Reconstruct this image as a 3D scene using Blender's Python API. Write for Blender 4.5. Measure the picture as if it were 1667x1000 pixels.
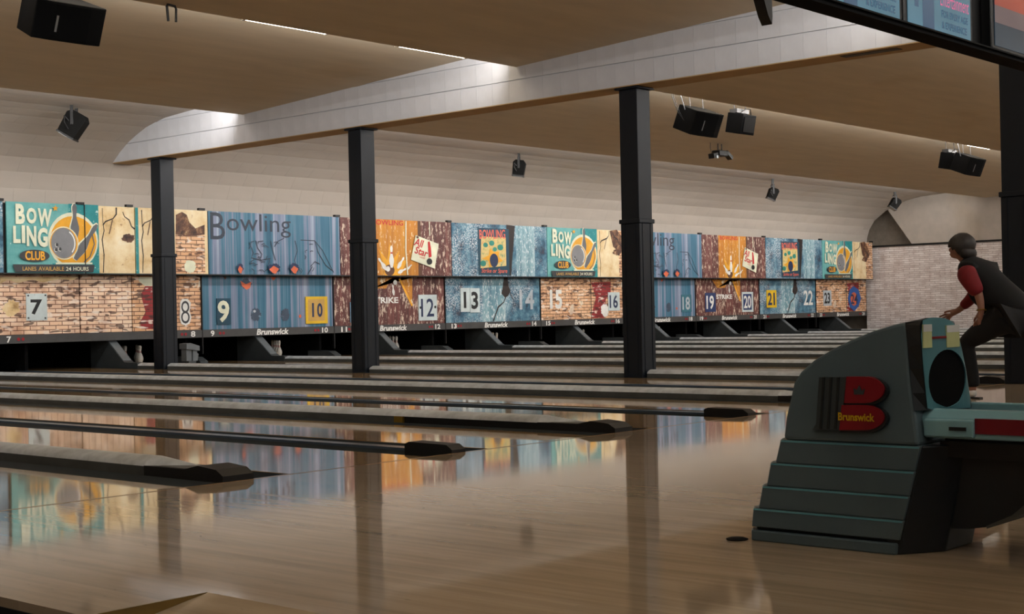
import bpy, math, random
from mathutils import Vector, Matrix
random.seed(7)
for o in list(bpy.data.objects): bpy.data.objects.remove(o)
SC = bpy.context.scene
COL = SC.collection

# ------------------------------------------------------------------ camera
CAM = Vector((-13.487, -6.156, 0.865)); FPX = 2329.2
YAW, PITCH, ROLL = 0.84703, 0.003717, -0.020992
CX, CY = 833.5, 500.0
_f = Vector((math.sin(YAW)*math.cos(PITCH), math.cos(YAW)*math.cos(PITCH), math.sin(PITCH)))
_r = Vector((math.cos(YAW), -math.sin(YAW), 0)); _u = _r.cross(_f)
RT = _r*math.cos(ROLL) + _u*math.sin(ROLL); UP = -_r*math.sin(ROLL) + _u*math.cos(ROLL); FW = _f
cd = bpy.data.cameras.new('camera'); cam = bpy.data.objects.new('camera', cd); COL.objects.link(cam)
cd.sensor_width = 36; cd.sensor_fit = 'HORIZONTAL'; cd.lens = FPX/1667*36; cd.clip_end = 200
M = Matrix((RT, UP, -FW)).transposed().to_4x4(); M.translation = CAM
cam.matrix_world = M; SC.camera = cam
def ray(x, y): return FW + RT*((x-CX)/FPX) - UP*((y-CY)/FPX)
def atX(x, y, X): d = ray(x, y); return CAM + d*((X-CAM.x)/d.x)
def atY(x, y, Y): d = ray(x, y); return CAM + d*((Y-CAM.y)/d.y)
def atZ(x, y, z): d = ray(x, y); return CAM + d*((z-CAM.z)/d.z)

# ------------------------------------------------------------------ world, exposure
W = bpy.data.worlds.new('world'); SC.world = W; W.use_nodes = True
W.node_tree.nodes['Background'].inputs[0].default_value = (.06, .055, .05, 1)
W.node_tree.nodes['Background'].inputs[1].default_value = 1.0
SC.view_settings.view_transform = 'Standard'; SC.view_settings.look = 'None'
SC.view_settings.gamma = 1; SC.view_settings.use_curve_mapping = False
SC.view_settings.exposure = 0.0

# hall dimensions (metres)
LIPS = [(-11.3, 4.22), (-5.3, 4.22), (0.70, 4.22), (6.70, 4.22), (12.69, 4.21)]     # edges of the stepped ceiling
ZHI = 4.50
YUP, YLOW = 16.586, 16.852            # planes of the upper and lower masking panels
ZTOP, ZMID, ZBOT = 2.955, 1.718, 0.502
PW = 3.40                             # one pair of lanes
XOFF = -0.25                          # flat division of pair n stands at n*PW+XOFF
XL, XR = -17.0, 31.6
BEAMX0, BEAMX1, BEAMZ = 1.25, 1.68, 3.73
COVE_W = [60, 115, 98, 105, 142]       # watts per 8 m of tube, by lip
COVE_COL = (1.0, .965, .93)

def area(name, loc, rot, sx, sy, power, col=(1, 1, 1), spread=math.pi):
    l = bpy.data.lights.new(name, 'AREA'); l.shape = 'RECTANGLE'; l.size = sx; l.size_y = sy
    l.energy = power; l.color = col; l.spread = spread
    o = bpy.data.objects.new(name, l); COL.objects.link(o); o.location = loc; o.rotation_euler = rot
    return o
for (ly, lz), wv in zip(LIPS, COVE_W):
    for xa, xb in ((-16.4, -10.8), (-10.7, -5.1), (-5.0, 1.0), (2.1, 8.0), (8.1, 13.7), (13.8, 19.4), (19.5, 25.0), (25.1, 29.6)):
        area('cove_lamp', ((xa+xb)/2, ly+.075, lz+.135), (math.radians(100), 0, 0), xb-xa, .05, wv*(xb-xa)/8, COVE_COL)

# ------------------------------------------------------------------ materials
def lin(c):
    return tuple(((v/255)/12.92 if v/255 <= .04045 else ((v/255+.055)/1.055)**2.4) for v in c)
def newmat(name):
    m = bpy.data.materials.new(name); m.use_nodes = True
    nt = m.node_tree; b = nt.nodes['Principled BSDF']
    return m, nt, b
def N(nt, t, **kw):
    n = nt.nodes.new(t)
    for k, v in kw.items(): setattr(n, k, v)
    return n
def mixc(nt, fac, a, b, mode='MIX'):
    n = N(nt, 'ShaderNodeMix', data_type='RGBA', blend_type=mode)
    for s, v in ((0, fac), (6, a), (7, b)):
        if isinstance(v, (int, float)): n.inputs[s].default_value = v
        elif isinstance(v, tuple): n.inputs[s].default_value = (*v[:3], 1)
        else: nt.links.new(v, n.inputs[s])
    return n.outputs[2]
def coords(nt, scale=(1, 1, 1), rot=(0, 0, 0), loc=(0, 0, 0), kind='Object'):
    t = N(nt, 'ShaderNodeTexCoord'); mp = N(nt, 'ShaderNodeMapping')
    mp.inputs['Scale'].default_value = scale; mp.inputs['Rotation'].default_value = rot; mp.inputs['Location'].default_value = loc
    nt.links.new(t.outputs[kind], mp.inputs[0]); return mp.outputs[0]
def noise(nt, vec, scale=5, detail=4, rough=.55):
    n = N(nt, 'ShaderNodeTexNoise'); n.inputs['Scale'].default_value = scale
    n.inputs['Detail'].default_value = detail; n.inputs['Roughness'].default_value = rough
    nt.links.new(vec, n.inputs['Vector']); return n.outputs[0]
def ramp(nt, fac, stops):
    r = N(nt, 'ShaderNodeValToRGB'); e = r.color_ramp.elements
    while len(e) < len(stops): e.new(.5)
    for el, (p, c) in zip(e, stops):
        el.position = p; el.color = (*c, 1) if isinstance(c, tuple) else (c, c, c, 1)
    nt.links.new(fac, r.inputs[0]); return r.outputs[0]
def bump(nt, b, h, strength=.3, dist=.01):
    n = N(nt, 'ShaderNodeBump'); n.inputs['Strength'].default_value = strength; n.inputs['Distance'].default_value = dist
    nt.links.new(h, n.inputs['Height']); nt.links.new(n.outputs[0], b.inputs['Normal'])
def plain(name, rgb, rough=.6, metal=0, var=.12, nscale=6, spec=.5, bumpy=0):
    m, nt, b = newmat(name); c = lin(rgb)
    v = coords(nt); n = noise(nt, v, nscale, 5)
    lo = tuple(x*(1-var) for x in c); hi = tuple(min(1, x*(1+var)) for x in c)
    nt.links.new(ramp(nt, n, [(.3, lo), (.7, hi)]), b.inputs['Base Color'])
    b.inputs['Roughness'].default_value = rough; b.inputs['Metallic'].default_value = metal
    b.inputs['Specular IOR Level'].default_value = spec
    if bumpy: bump(nt, b, n, bumpy)
    return m
MT = {}
def P(name, *a, **k):
    if name not in MT: MT[name] = plain(name, *a, **k)
    return MT[name]
def emis(name, rgb, s):
    m, nt, b = newmat(name); c = lin(rgb)
    b.inputs['Base Color'].default_value = (*c, 1); b.inputs['Emission Color'].default_value = (*c, 1)
    b.inputs['Emission Strength'].default_value = s; b.inputs['Roughness'].default_value = .35
    MT[name] = m; return m

def wood_floor(name, base, dark, light, rough, plank=.027, spec=.5, coat=0):
    m, nt, b = newmat(name)
    v = coords(nt, (1, .12, 1)); n1 = noise(nt, v, 9, 6, .6)
    v2 = coords(nt, (1/plank, .22, 1))
    br = N(nt, 'ShaderNodeTexWhiteNoise', noise_dimensions='2D')
    sx = N(nt, 'ShaderNodeSeparateXYZ'); nt.links.new(v2, sx.inputs[0])
    fl = N(nt, 'ShaderNodeMath', operation='FLOOR'); nt.links.new(sx.outputs[0], fl.inputs[0])
    off = N(nt, 'ShaderNodeMath', operation='MULTIPLY_ADD'); off.inputs[1].default_value = .37
    nt.links.new(fl.outputs[0], off.inputs[0]); nt.links.new(sx.outputs[1], off.inputs[2])
    fl2 = N(nt, 'ShaderNodeMath', operation='FLOOR'); nt.links.new(off.outputs[0], fl2.inputs[0])
    cb = N(nt, 'ShaderNodeCombineXYZ'); nt.links.new(fl.outputs[0], cb.inputs[0]); nt.links.new(fl2.outputs[0], cb.inputs[1])
    nt.links.new(cb.outputs[0], br.inputs['Vector'])
    c1 = ramp(nt, n1, [(.25, lin(dark)), (.5, lin(base)), (.8, lin(light))])
    c2 = ramp(nt, br.outputs[0], [(0, .86), (1, 1.0)])
    c3 = mixc(nt, 1.0, c1, c2, 'MULTIPLY')
    sp = ramp(nt, noise(nt, coords(nt, (1, .4, 1)), 30, 2), [(.70, 1.0), (.78, .72)])
    nt.links.new(mixc(nt, 1.0, c3, sp, 'MULTIPLY'), b.inputs['Base Color'])
    big = noise(nt, coords(nt), .9, 3)
    rr = ramp(nt, big, [(.3, rough*.75), (.7, rough*1.35)]); nt.links.new(rr, b.inputs['Roughness'])
    b.inputs['Specular IOR Level'].default_value = spec
    wv = noise(nt, coords(nt, (1.0, .35, 1)), 2.2, 2)
    bump(nt, b, wv, .02, .008)
    MT[name] = m; return m
wood_floor('approach', (182, 160, 132), (162, 140, 112), (196, 175, 149), .05, spec=.5)
wood_floor('lane_wood', (176, 144, 102), (156, 124, 84), (192, 162, 120), .05, spec=.55)

def ceiling_mat(name, rgb, tile=None):
    m, nt, b = newmat(name); c = lin(rgb)
    n = noise(nt, coords(nt, (.25, 1.2, 1)), 3, 5)
    col = ramp(nt, n, [(.25, tuple(x*.90 for x in c)), (.75, tuple(min(1, x*1.05) for x in c))])
    st = noise(nt, coords(nt, (.6, .6, .6)), .8, 3)
    stc = ramp(nt, st, [(.60, (1., 1., 1.)), (.80, (.90, .84, .74))])
    nt.links.new(mixc(nt, 1.0, col, stc, 'MULTIPLY'), b.inputs['Base Color'])
    b.inputs['Roughness'].default_value = .75; b.inputs['Specular IOR Level'].default_value = .25
    if tile:
        bk = N(nt, 'ShaderNodeTexBrick'); bk.inputs['Scale'].default_value = 1
        bk.inputs['Brick Width'].default_value = tile[0]; bk.inputs['Row Height'].default_value = tile[1]
        bk.inputs['Mortar Size'].default_value = .004; bk.inputs['Mortar Smooth'].default_value = .5
        nt.links.new(coords(nt), bk.inputs['Vector']); bump(nt, b, bk.outputs['Fac'], -.25, .004)
    else: bump(nt, b, noise(nt, coords(nt), 40, 2), .05, .004)
    MT[name] = m; return m
ceiling_mat('ceiling_paint', (206, 192, 168), (.61, .305))
ceiling_mat('vault_tile', (182, 173, 163))
ceiling_mat('beam_tile', (206, 208, 214))
ceiling_mat('soffit_bounce', (186, 158, 118))  # tan of the underside is floor bounce light put into the colour
P('dark_metal', (13, 20, 29), .5, .0, spec=.35)
P('black', (9, 9, 10), .5, var=.3)
P('black_gloss', (8, 8, 9), .22, var=.2)
P('black_matte', (7, 7, 8), .9, var=.2, spec=.1)
P('speaker_black', (5, 5, 6), .8, var=.25, spec=.12)
P('steel', (150, 155, 160), .35, .9)
P('fixture_grey', (13, 13, 12), .75, spec=.15)
P('white_plastic', (225, 225, 222), .35)
P('strip_grey', (66, 66, 66), .5)
P('cap_grey', (192, 196, 198), .30, var=.22, nscale=9)
P('skirt_grey', (78, 79, 75), .45, var=.2)
P('gutter', (40, 50, 55), .38, var=.2)
P('division', (70, 84, 98), .28, var=.15)
P('kickback', (58, 63, 65), .4, var=.15)
P('pin_white', (232, 230, 222), .25, var=.03)
P('pin_red', (170, 30, 34), .3)
P('hood_grey', (80, 97, 104), .42, var=.10, nscale=3)
P('hood_teal', (82, 136, 146), .38, var=.10, nscale=4)
P('hood_dark', (18, 25, 30), .45, var=.2)
P('rail_teal', (132, 176, 186), .28, var=.08)
P('rail_red', (120, 20, 34), .35)
P('logo_red', (132, 12, 28), .35, var=.06)
P('logo_grey', (56, 64, 66), .4)
P('logo_dark', (28, 33, 35), .4)
P('logo_yellow', (206, 168, 12), .4)
P('sticker', (206, 212, 150), .5)
P('skin', (150, 106, 86), .5, var=.06)
P('hair', (42, 36, 33), .6, var=.35, nscale=25)
P('cloth_red', (116, 10, 20), .8, var=.12, nscale=20)
P('cloth_black', (7, 7, 9), .85, var=.25, nscale=20)
P('shoe_white', (214, 210, 204), .5)
P('brass', (150, 116, 40), .35, .6, var=.25)
P('carpet', (22, 20, 20), .95, var=.3, nscale=40)
P('wall_paint', (150, 138, 124), .8)
P('foul_brown', (140, 114, 86), .15)
P('kick_light', (104, 110, 114), .4)
P('rod_dark', (60, 60, 62), .5)
P('riser_gold', (112, 86, 30), .5, var=.3)
emis('tube_glow', (255, 244, 228), 9)

# ------------------------------------------------------------------ mesh builder
class MB:
    def __init__(s): s.v = []; s.f = []
    def add(s, vs, fs):
        k = len(s.v); s.v += [tuple(q) for q in vs]; s.f += [tuple(i+k for i in f) for f in fs]; return s
    def box(s, x0, x1, y0, y1, z0, z1):
        return s.add([(x, y, z) for z in (z0, z1) for y in (y0, y1) for x in (x0, x1)],
                     [(0, 2, 3, 1), (4, 5, 7, 6), (0, 1, 5, 4), (2, 6, 7, 3), (0, 4, 6, 2), (1, 3, 7, 5)])
    def prism(s, pts, axis, a, b):
        """polygon (2-D pts) extruded along axis; x: pts=(y,z), y: pts=(x,z), z: pts=(x,y)"""
        def mk(p, t): return {'x': (t, p[0], p[1]), 'y': (p[0], t, p[1]), 'z': (p[0], p[1], t)}[axis]
        n = len(pts); vs = [mk(p, a) for p in pts] + [mk(p, b) for p in pts]
        fs = [tuple(range(n))[::-1], tuple(range(n, 2*n))] + [(i, (i+1) % n, n+(i+1) % n, n+i) for i in range(n)]
        return s.add(vs, fs)
    def tube(s, path, r, seg=8, cap=True):
        path = [Vector(p) for p in path]; rs = r if isinstance(r, (list, tuple)) else [r]*len(path)
        k0 = len(s.v); prev = None
        for i, p in enumerate(path):
            d = (path[min(i+1, len(path)-1)] - path[max(i-1, 0)]).normalized()
            if prev is None:
                a = d.cross(Vector((0, 0, 1)));
                if a.length < .01: a = d.cross(Vector((1, 0, 0)))
            else: a = prev - d*prev.dot(d)
            a.normalize(); prev = a; b = d.cross(a)
            for j in range(seg):
                t = 2*math.pi*j/seg; s.v.append(tuple(p + (a*math.cos(t) + b*math.sin(t))*rs[i]))
        for i in range(len(path)-1):
            for j in range(seg):
                q = k0+i*seg; s.f.append((q+j, q+(j+1) % seg, q+seg+(j+1) % seg, q+seg+j))
        if cap:
            s.f.append(tuple(k0+j for j in range(seg))[::-1]); q = k0+(len(path)-1)*seg; s.f.append(tuple(q+j for j in range(seg)))
        return s
    def lathe(s, prof, c=(0, 0, 0), seg=14):
        k0 = len(s.v)
        for r, z in prof:
            for j in range(seg):
                t = 2*math.pi*j/seg; s.v.append((c[0]+r*math.cos(t), c[1]+r*math.sin(t), c[2]+z))
        for i in range(len(prof)-1):
            for j in range(seg):
                q = k0+i*seg; s.f.append((q+j, q+(j+1) % seg, q+seg+(j+1) % seg, q+seg+j))
        s.f.append(tuple(k0+j for j in range(seg))[::-1]); q = k0+(len(prof)-1)*seg; s.f.append(tuple(q+j for j in range(seg)))
        return s
    def xf(s, m): s.v = [tuple(m @ Vector(p)) for p in s.v]; return s
    def build(s, name, mat, parent=None, smooth=False, bevel=0, origin=None):
        o0 = Vector((0, 0, 0))
        q = parent
        while q is not None: o0 = o0 + q.location; q = q.parent
        base = Vector(origin) if origin is not None else o0
        me = bpy.data.meshes.new(name); me.from_pydata([tuple(Vector(p)-base) for p in s.v], [], s.f); me.update()
        fix_normals(me)
        me.materials.append(MT[mat] if isinstance(mat, str) else mat)
        if smooth:
            for p in me.polygons: p.use_smooth = True
            try: me.set_sharp_from_angle(angle=math.radians(40))
            except Exception: pass
        ob = bpy.data.objects.new(name, me); COL.objects.link(ob)
        if parent is not None: ob.parent = parent
        ob.location = base - o0
        if bevel:
            bv = ob.modifiers.new('bevel', 'BEVEL'); bv.width = bevel; bv.segments = 2; bv.limit_method = 'ANGLE'
        return ob
import bmesh
def fix_normals(me):
    bm = bmesh.new(); bm.from_mesh(me); bmesh.ops.recalc_face_normals(bm, faces=bm.faces[:]); bm.to_mesh(me); bm.free()
def tag(o, label, cat, group=None):
    o['label'] = label; o['category'] = cat
    if group: o['group'] = group
    return o
def thing(name, loc, label, cat, group=None):
    o = bpy.data.objects.new(name, None); o.empty_display_size = .1; COL.objects.link(o); o.location = loc
    return tag(o, label, cat, group)
def struct(o): o['kind'] = 'structure'; return o
def copy_tree(o, parent=None):
    c = o.copy(); COL.objects.link(c); c.parent = parent
    for ch in [k for k in bpy.data.objects if k.parent == o]: copy_tree(ch, c)
    return c

# ------------------------------------------------------------------ setting: floor, walls, ceiling
XE, YS, XS = -11.18, -2.42, -10.745                 # approach edge, notch and ramp hinge
MB().prism([(XE, YS), (XS, YS), (XS, -15.8), (XR, -15.8), (XR, 0), (XE, 0)], 'z', -.30, 0).build('floor', 'approach')
struct(bpy.data.objects['floor'])
struct(MB().box(XL, XR, -15.9, 19.2, -.42, -.31).build('floor', 'carpet'))
# gold nosing along the notch and the aisle edge
t = struct(MB().box(XE, XS, YS-.004, YS+.0, -.13, -.0005).build('trim_1', 'riser_gold'))
t = struct(MB().box(XE-.004, XE, YS, 0, -.30, -.03).build('trim_2', 'black'))
struct(MB().prism([(XS, -.0), (XE-.9, -.0-.17*(XS-XE+.9)), (XE-.9, -.30), (XS, -.30)], 'y', -12, YS-.006).build('floor_ramp', 'approach'))
struct(MB().box(-10.35, XR-.9, -.022, -.002, 0, .0012).build('trim_3', 'foul_brown'))      # foul line

def ceil_panel(y0, y1, z1):
    return MB().prism([(y0+.002, ZHI), (y1, z1), (y1, z1+.05), (y1-.02, ZHI+.10), (y0+.002, ZHI+.10)], 'x', XL, XR-.02).build('ceiling', 'ceiling_paint')
prev = -15.9
for (ly, lz) in LIPS:
    struct(ceil_panel(prev, ly, lz)); prev = ly
# strip behind every lip that carries the tubes
for i, (ly, lz) in enumerate(LIPS):
    struct(MB().box(XL, XR-.02, ly, ly+.018, lz+.03, ZHI+.06).build('trim_%d' % (10+i), 'beam_tile'))

# vault over the pins, tiled
VAULT = [(12.71, 4.50), (13.6, 4.47), (14.47, 4.42), (14.92, 4.39), (15.39, 4.30), (15.87, 4.13), (16.16, 3.99), (16.57, 3.69), (16.76, 3.40), (16.85, 3.12), (16.87, 2.85)]
struct(MB().prism(VAULT + [(17.1, 2.85), (17.1, 4.7), (12.71, 4.7)], 'x', XL, 30.75).build('ceiling_vault', 'vault_tile'))
vault = bpy.data.objects['ceiling_vault']
def resample(pts, step):
    out = [Vector(pts[0])]; acc = 0
    for a, b in zip(pts, pts[1:]):
        a = Vector(a); b = Vector(b); L = (b-a).length; t = step-acc
        while t <= L: out.append(a+(b-a)*(t/L)); t += step
        acc = (acc+L) % step
    return out
TW, TH, TG = .61, .305, .0016
rows = resample(VAULT, TH)
tile_me = MB().box(TG/2, TW-TG/2, -.005, .002, TG/2, TH-TG/2)
tiles = []
for r in range(len(rows)-1):
    a, b = rows[r], rows[r+1]; d = (b-a).normalized(); n = Vector((d.y, -d.x))
    if n.y > 0: n = -n
    x = -4.5 + (r % 2)*TW/2
    while x < 30.0:
        tiles.append((x, a, d, n)); x += TW
def tmat(x, a, d, n): # local x->X, local z->d (down the curve), local y -> -n (into room is -y local)
    nn = Vector((0, n.x, n.y)); dd = Vector((0, d.x, d.y))
    m = Matrix((Vector((1, 0, 0)), -nn, dd)).transposed().to_4x4(); m.translation = Vector((x, a.x, a.y)); return m
tiles.sort(key=lambda t: (Vector((t[0], t[1].x, t[1].y))-CAM).length if t[0] > -2.6 else 99)
t0 = None; rest = MB()
for i, t in enumerate(tiles):
    m = tmat(*t)
    if i < 300:
        if t0 is None:
            t0 = tile_me.build('ceiling_tile', 'vault_tile', origin=(0, 0, 0)); ob = t0
        else: ob = t0.copy(); COL.objects.link(ob)
        ob.parent = vault; ob.matrix_local = Matrix.Rotation(random.uniform(-.002, .002), 4, 'X') @ Matrix.Identity(4) if False else m
    else:
        q = MB().add(tile_me.v, tile_me.f).xf(m); rest.add(q.v, q.f)
ro = rest.build('ceiling_tiles', 'vault_tile', vault); ro['kind'] = 'stuff'

# long boxed beam over the columns
beam = struct(MB().box(BEAMX0+.02, BEAMX1, -15.8, 16.85, BEAMZ+.012, 4.62).build('ceiling_beam', 'beam_tile'))
MB().box(BEAMX0+.001, BEAMX1, -15.8, 16.80, BEAMZ, BEAMZ+.012).build('soffit_board', 'soffit_bounce', beam)
bt0 = None; stuff = MB()
for k in range(0, 56):
    for r in range(3):
        y = 16.6-.305*(k+1)
        bm_ = MB().box(BEAMX0, BEAMX0+.021, y+.002, y+.303, 0, .301)
        z = BEAMZ+.305*r
        if bt0 is None:
            bt0 = MB().box(0, .021, .0008, .3042, .0128, .3042).build('ceiling_tile', 'beam_tile', origin=(0, 0, 0)); ob = bt0
        else: ob = bt0.copy(); COL.objects.link(ob)
        ob.parent = beam; ob.location = (BEAMX0+random.uniform(-.0006, .0006), y, z)
v = MB().box(BEAMX0+.10, BEAMX0+.24, 1.15, 1.85, BEAMZ-.006, BEAMZ+.003).build('vent_slot', 'black', beam)

# walls
struct(MB().box(XL-.1, XL, -15.9, 19.2, -.4, 4.9).build('wall_left', 'wall_paint'))
struct(MB().box(XL, XR, -16.0, -15.9, -.4, 4.9).build('wall_back', 'wall_paint'))
struct(MB().box(XL, -3.55, 16.95, 17.05, -.3, 3.0).build('wall_front', 'wall_paint'))
struct(MB().box(XL, XR, 19.2, 19.3, -.4, 4.9).build('wall_pit', 'black_matte'))
struct(MB().box(XL, XR, 17.12, 19.2, 1.0, 1.1).build('ceiling_pit', 'black_matte'))
def brick_wall():
    m, nt, b = newmat('white_stone')
    v = coords(nt, rot=(0, 0, 0)); sx = N(nt, 'ShaderNodeSeparateXYZ'); nt.links.new(v, sx.inputs[0])
    cb = N(nt, 'ShaderNodeCombineXYZ'); nt.links.new(sx.outputs[1], cb.inputs[0]); nt.links.new(sx.outputs[2], cb.inputs[1])
    bk = N(nt, 'ShaderNodeTexBrick'); bk.inputs['Scale'].default_value = 1
    bk.inputs['Brick Width'].default_value = .36; bk.inputs['Row Height'].default_value = .07; bk.inputs['Mortar Size'].default_value = .006
    bk.inputs['Color1'].default_value = (*lin((250, 244, 242)), 1); bk.inputs['Color2'].default_value = (*lin((222, 212, 208)), 1); bk.inputs['Mortar'].default_value = (*lin((172, 158, 152)), 1)
    wn = N(nt, 'ShaderNodeTexNoise'); wn.inputs['Scale'].default_value = 4; nt.links.new(v, wn.inputs['Vector'])
    wv = N(nt, 'ShaderNodeVectorMath', operation='MULTIPLY_ADD'); wv.inputs[1].default_value = (.12, .05, 0)
    nt.links.new(wn.outputs['Color'], wv.inputs[0]); nt.links.new(cb.outputs[0], wv.inputs[2]); nt.links.new(wv.outputs[0], bk.inputs['Vector'])
    n = noise(nt, v, 3.5, 5)
    c = mixc(nt, 1.0, bk.outputs['Color'], ramp(nt, n, [(.3, (.78, .72, .70)), (.6, (1., 1., 1.))]), 'MULTIPLY')
    nt.links.new(c, b.inputs['Base Color']); b.inputs['Roughness'].default_value = .8
    bump(nt, b, bk.outputs['Fac'], -.6, .02); MT['white_stone'] = m
brick_wall()
struct(MB().box(30.9, 31.0, -15.9, 17.0, -.3, 2.80).build('wall_right', 'white_stone'))
struct(MB().box(30.84, 30.92, -15.9, 17.0, 2.80, 2.86).build('trim_20', 'black'))
# upper side wall with its slanted end, and the true side wall behind it
struct(MB().prism([(-15.9, 2.86), (15.27, 2.86), (16.2, 4.18), (16.35, 4.45), (-15.9, 4.45)], 'x', 30.80, 30.86).build('wall_right_upper', 'vault_tile'))
struct(MB().box(31.5, 31.6, -15.9, 19.2, -.3, 4.9).build('wall_right_outer', 'wall_paint'))

# ------------------------------------------------------------------ cove tubes (visible lamps)
for i, (ly, lz) in enumerate(LIPS):
    if i < 2: continue
    for k in range(18):
        x0 = -12.95 + k*2.4
        if x0 > 29: break
        if x0 < BEAMX1+.1 and x0+1.2 > BEAMX0-.1: continue
        where = ['', '', 'over the foul line', 'in the middle step of the ceiling', 'in the step nearest the panels'][i]
        t = thing('fluorescent_tube', (x0+.6, ly+.05, lz+.10), 'slim white fluorescent tube hidden behind the ceiling edge ' + where, 'lamp', 'cove tubes ' + where)
        zt = lz+(.022 if i == 3 and k in (4, 5, 12) else .06); MB().tube([(x0, ly+.045, zt), (x0+1.2, ly+.045, zt)], .016, 8).build('tube', 'tube_glow', t, True)
        for e in (x0-.03, x0+1.2): MB().box(e, e+.03, ly+.018, ly+.07, zt-.02, zt+.03).build('socket', 'white_plastic', t)

SH = {-1: 'rusted panel cut by the left edge', 0: 'teal club sign nearest the left edge', 1: 'blue streaked panel with the yellow plate', 2: 'brown wood panel with the tilted card',
      3: 'cracked blue panel with the poster', 4: 'club sign beside the third column', 5: 'blue panel right of the third column', 6: 'small wood panel with navy plates',
      7: 'small cracked panel with the yellow plate', 8: 'last club sign by the stone wall'}
# ------------------------------------------------------------------ lanes, gutters, cappings
LY1 = 18.6
def lane(x0):
    o = struct(MB().box(x0, x0+1.066, .0, LY1, -.06, 0).build('bowling_lane', 'lane_wood'))
    for gx in (x0-.235, x0+1.066):
        prof = [(gx+.1175-.1175*math.cos(math.pi*k/10), -.085*math.sin(math.pi*k/10)-.004) for k in range(11)]
        prof += [(gx+.235, -.12), (gx, -.12)]
        MB().prism(prof, 'y', .0, 17.2).build('gutter', 'gutter', o, True)
    return o
# end of a round capping:  black shoe at the foul line
def near_name(n):
    return {-3: 'first and nearest round capping', -2: 'second round capping from the camera', -1: 'third round capping from the camera'}.get(n)
for n in range(-3, 9):
    xf = n*PW+XOFF; xr = xf+1.70
    lane(xf+.05+.235); lane(xr+.114+.235)
    # flat division on the left of this pair
    lab = {-3: 'flat metal lane divider at the far left edge of the first lane', -2: 'flat blue-grey lane divider with a black end, between the two nearest round cappings',
           -1: 'flat lane divider with a black end beside the grey ball return hood'}.get(n, 'flat divider leading to the left edge of the ' + SH.get(n, ''))
    t = thing('lane_divider', (xf, 0, 0), lab, 'divider')
    MB().box(xf-.05, xf+.05, .40, 17.3, -.12, .012).build('rail', 'division', t)
    MB().prism([(0.0, -.12), (.0, .02), (.05, .05), (.38, .055), (.42, .04), (.42, -.12)], 'x', xf-.06, xf+.06).build('end_shoe', 'black', t)
    # round capping between the lanes of the pair
    if n == -3: lab = 'nearest round white lane capping with worn underside and black end shoe'
    elif n == -2: lab = 'second round lane capping, its side skirt missing near the black end'
    elif n == -1: lab = 'third round lane capping, ending behind the grey ball return hood'
    else: lab = 'round capping leading to the middle of the ' + SH[n]
    t = thing('lane_capping', (xr, 0, 0), lab, 'capping')
    ys = 2.25 if n == -2 else .62
    hw = .098
    top = [(xr-hw, .045), (xr-hw+.012, .068), (xr-hw+.05, .086), (xr-.02, .094), (xr+.02, .094), (xr+hw-.05, .086), (xr+hw-.012, .068), (xr+hw, .045)]
    y0 = .62
    yend = 15.99 if n >= 0 else 16.6
    cuts = [(y0+.1, yend)]
    if n == 0: cuts = [(y0+.1, 4.86-.18), (4.86+.18, 10.06-.18), (10.06+.18, 15.26-.18), (15.26+.18, yend)]
    for ca, cb in cuts: MB().prism(top, 'y', ca, cb).build('cap_top', 'cap_grey', t, True)
    tp = [(x, y0+.1, z) for x, z in top] + [(xr+.05, y0-.22, .0535)]
    MB().add(tp, [(i, i+1, len(top)) for i in range(len(top)-1)] + [tuple(range(len(top))), (len(top)-1, 0, len(top))]).build('cap_tip', 'cap_grey', t, True)
    for sx in (-1, 1):
        a, b = sorted((xr+sx*hw, xr+sx*(hw-.014)))
        
        for ca, cb in cuts: MB().box(a, b, ys if ca < 1 else ca, cb, -.12, .0449).build('skirt', 'skirt_grey', t)
    for ca, cb in cuts: MB().box(xr-hw+.02, xr+hw-.02, .05 if ca < 1 else ca, cb, -.12, .044).build('core', 'black', t)
    if n == -2: MB().box(xr-hw-.001, xr-hw+.06, ys-.10, ys, -.02, .0445).build('foam_end', 'brass', t)
    MB().prism([(0.0, -.02), (.0, .03), (.06, .062), (.22, .075), (.34, .05), (y0+.1, .0485), (y0+.1, -.02)], 'x', xr-hw-.004, xr+hw+.004).build('end_shoe', 'black', t)
    MB().prism([(.34, .0505), (y0, .0492), (y0, .0512), (.34, .0525)], 'x', xr-hw+.01, xr+hw-.02).build('cover_plate', 'skirt_grey', t)
xlast = 9*PW+XOFF
t = thing('lane_divider', (xlast, 0, 0), 'flat lane divider along the white stone side wall', 'divider')
MB().box(xlast-.05, xlast+.05, 0, 17.3, -.12, .012).build('rail', 'division', t)

# kickback wedges at the pin end
for n in range(-1, 9):
    xf = n*PW+XOFF; xr = xf+1.70
    if n >= 0:
        t = tag(MB().prism([(16.0, .0945), (16.4, .10), (16.46, .13), (17.0, .53), (17.5, .53), (17.5, -.1), (16.0, -.1)], 'x', xr-.10, xr+.10).build('ball_lift_ramp', 'kickback', origin=(xr, 17, 0)),
                'grey sloping ramp cover under the ' + SH[n], 'ramp cover')
        MB().prism([(16.46, .132), (16.99, .530), (16.99, .536), (16.46, .138)], 'x', xr-.085, xr+.085).build('ramp_plate', 'kick_light', t)
    if n > 0: tag(MB().prism([(16.45, .013), (16.45, .05), (16.62, .13), (16.9, .14), (17.3, .14), (17.3, .013)], 'x', xf-.09, xf+.09).build('kickback_cap', 'kickback', origin=(xf, 17, 0)),
        'small grey wedge cap just left of the ' + SH[n], 'wedge cap')
    MB_ = MB().box(xf-.03, xf+.03, 17.0, 18.9, -.1, .9).build('pit_divider', 'black_matte'); struct(MB_)
    struct(MB().box(xr-.03, xr+.03, 17.55, 18.9, -.1, .9).build('pit_divider', 'black_matte'))
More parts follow.
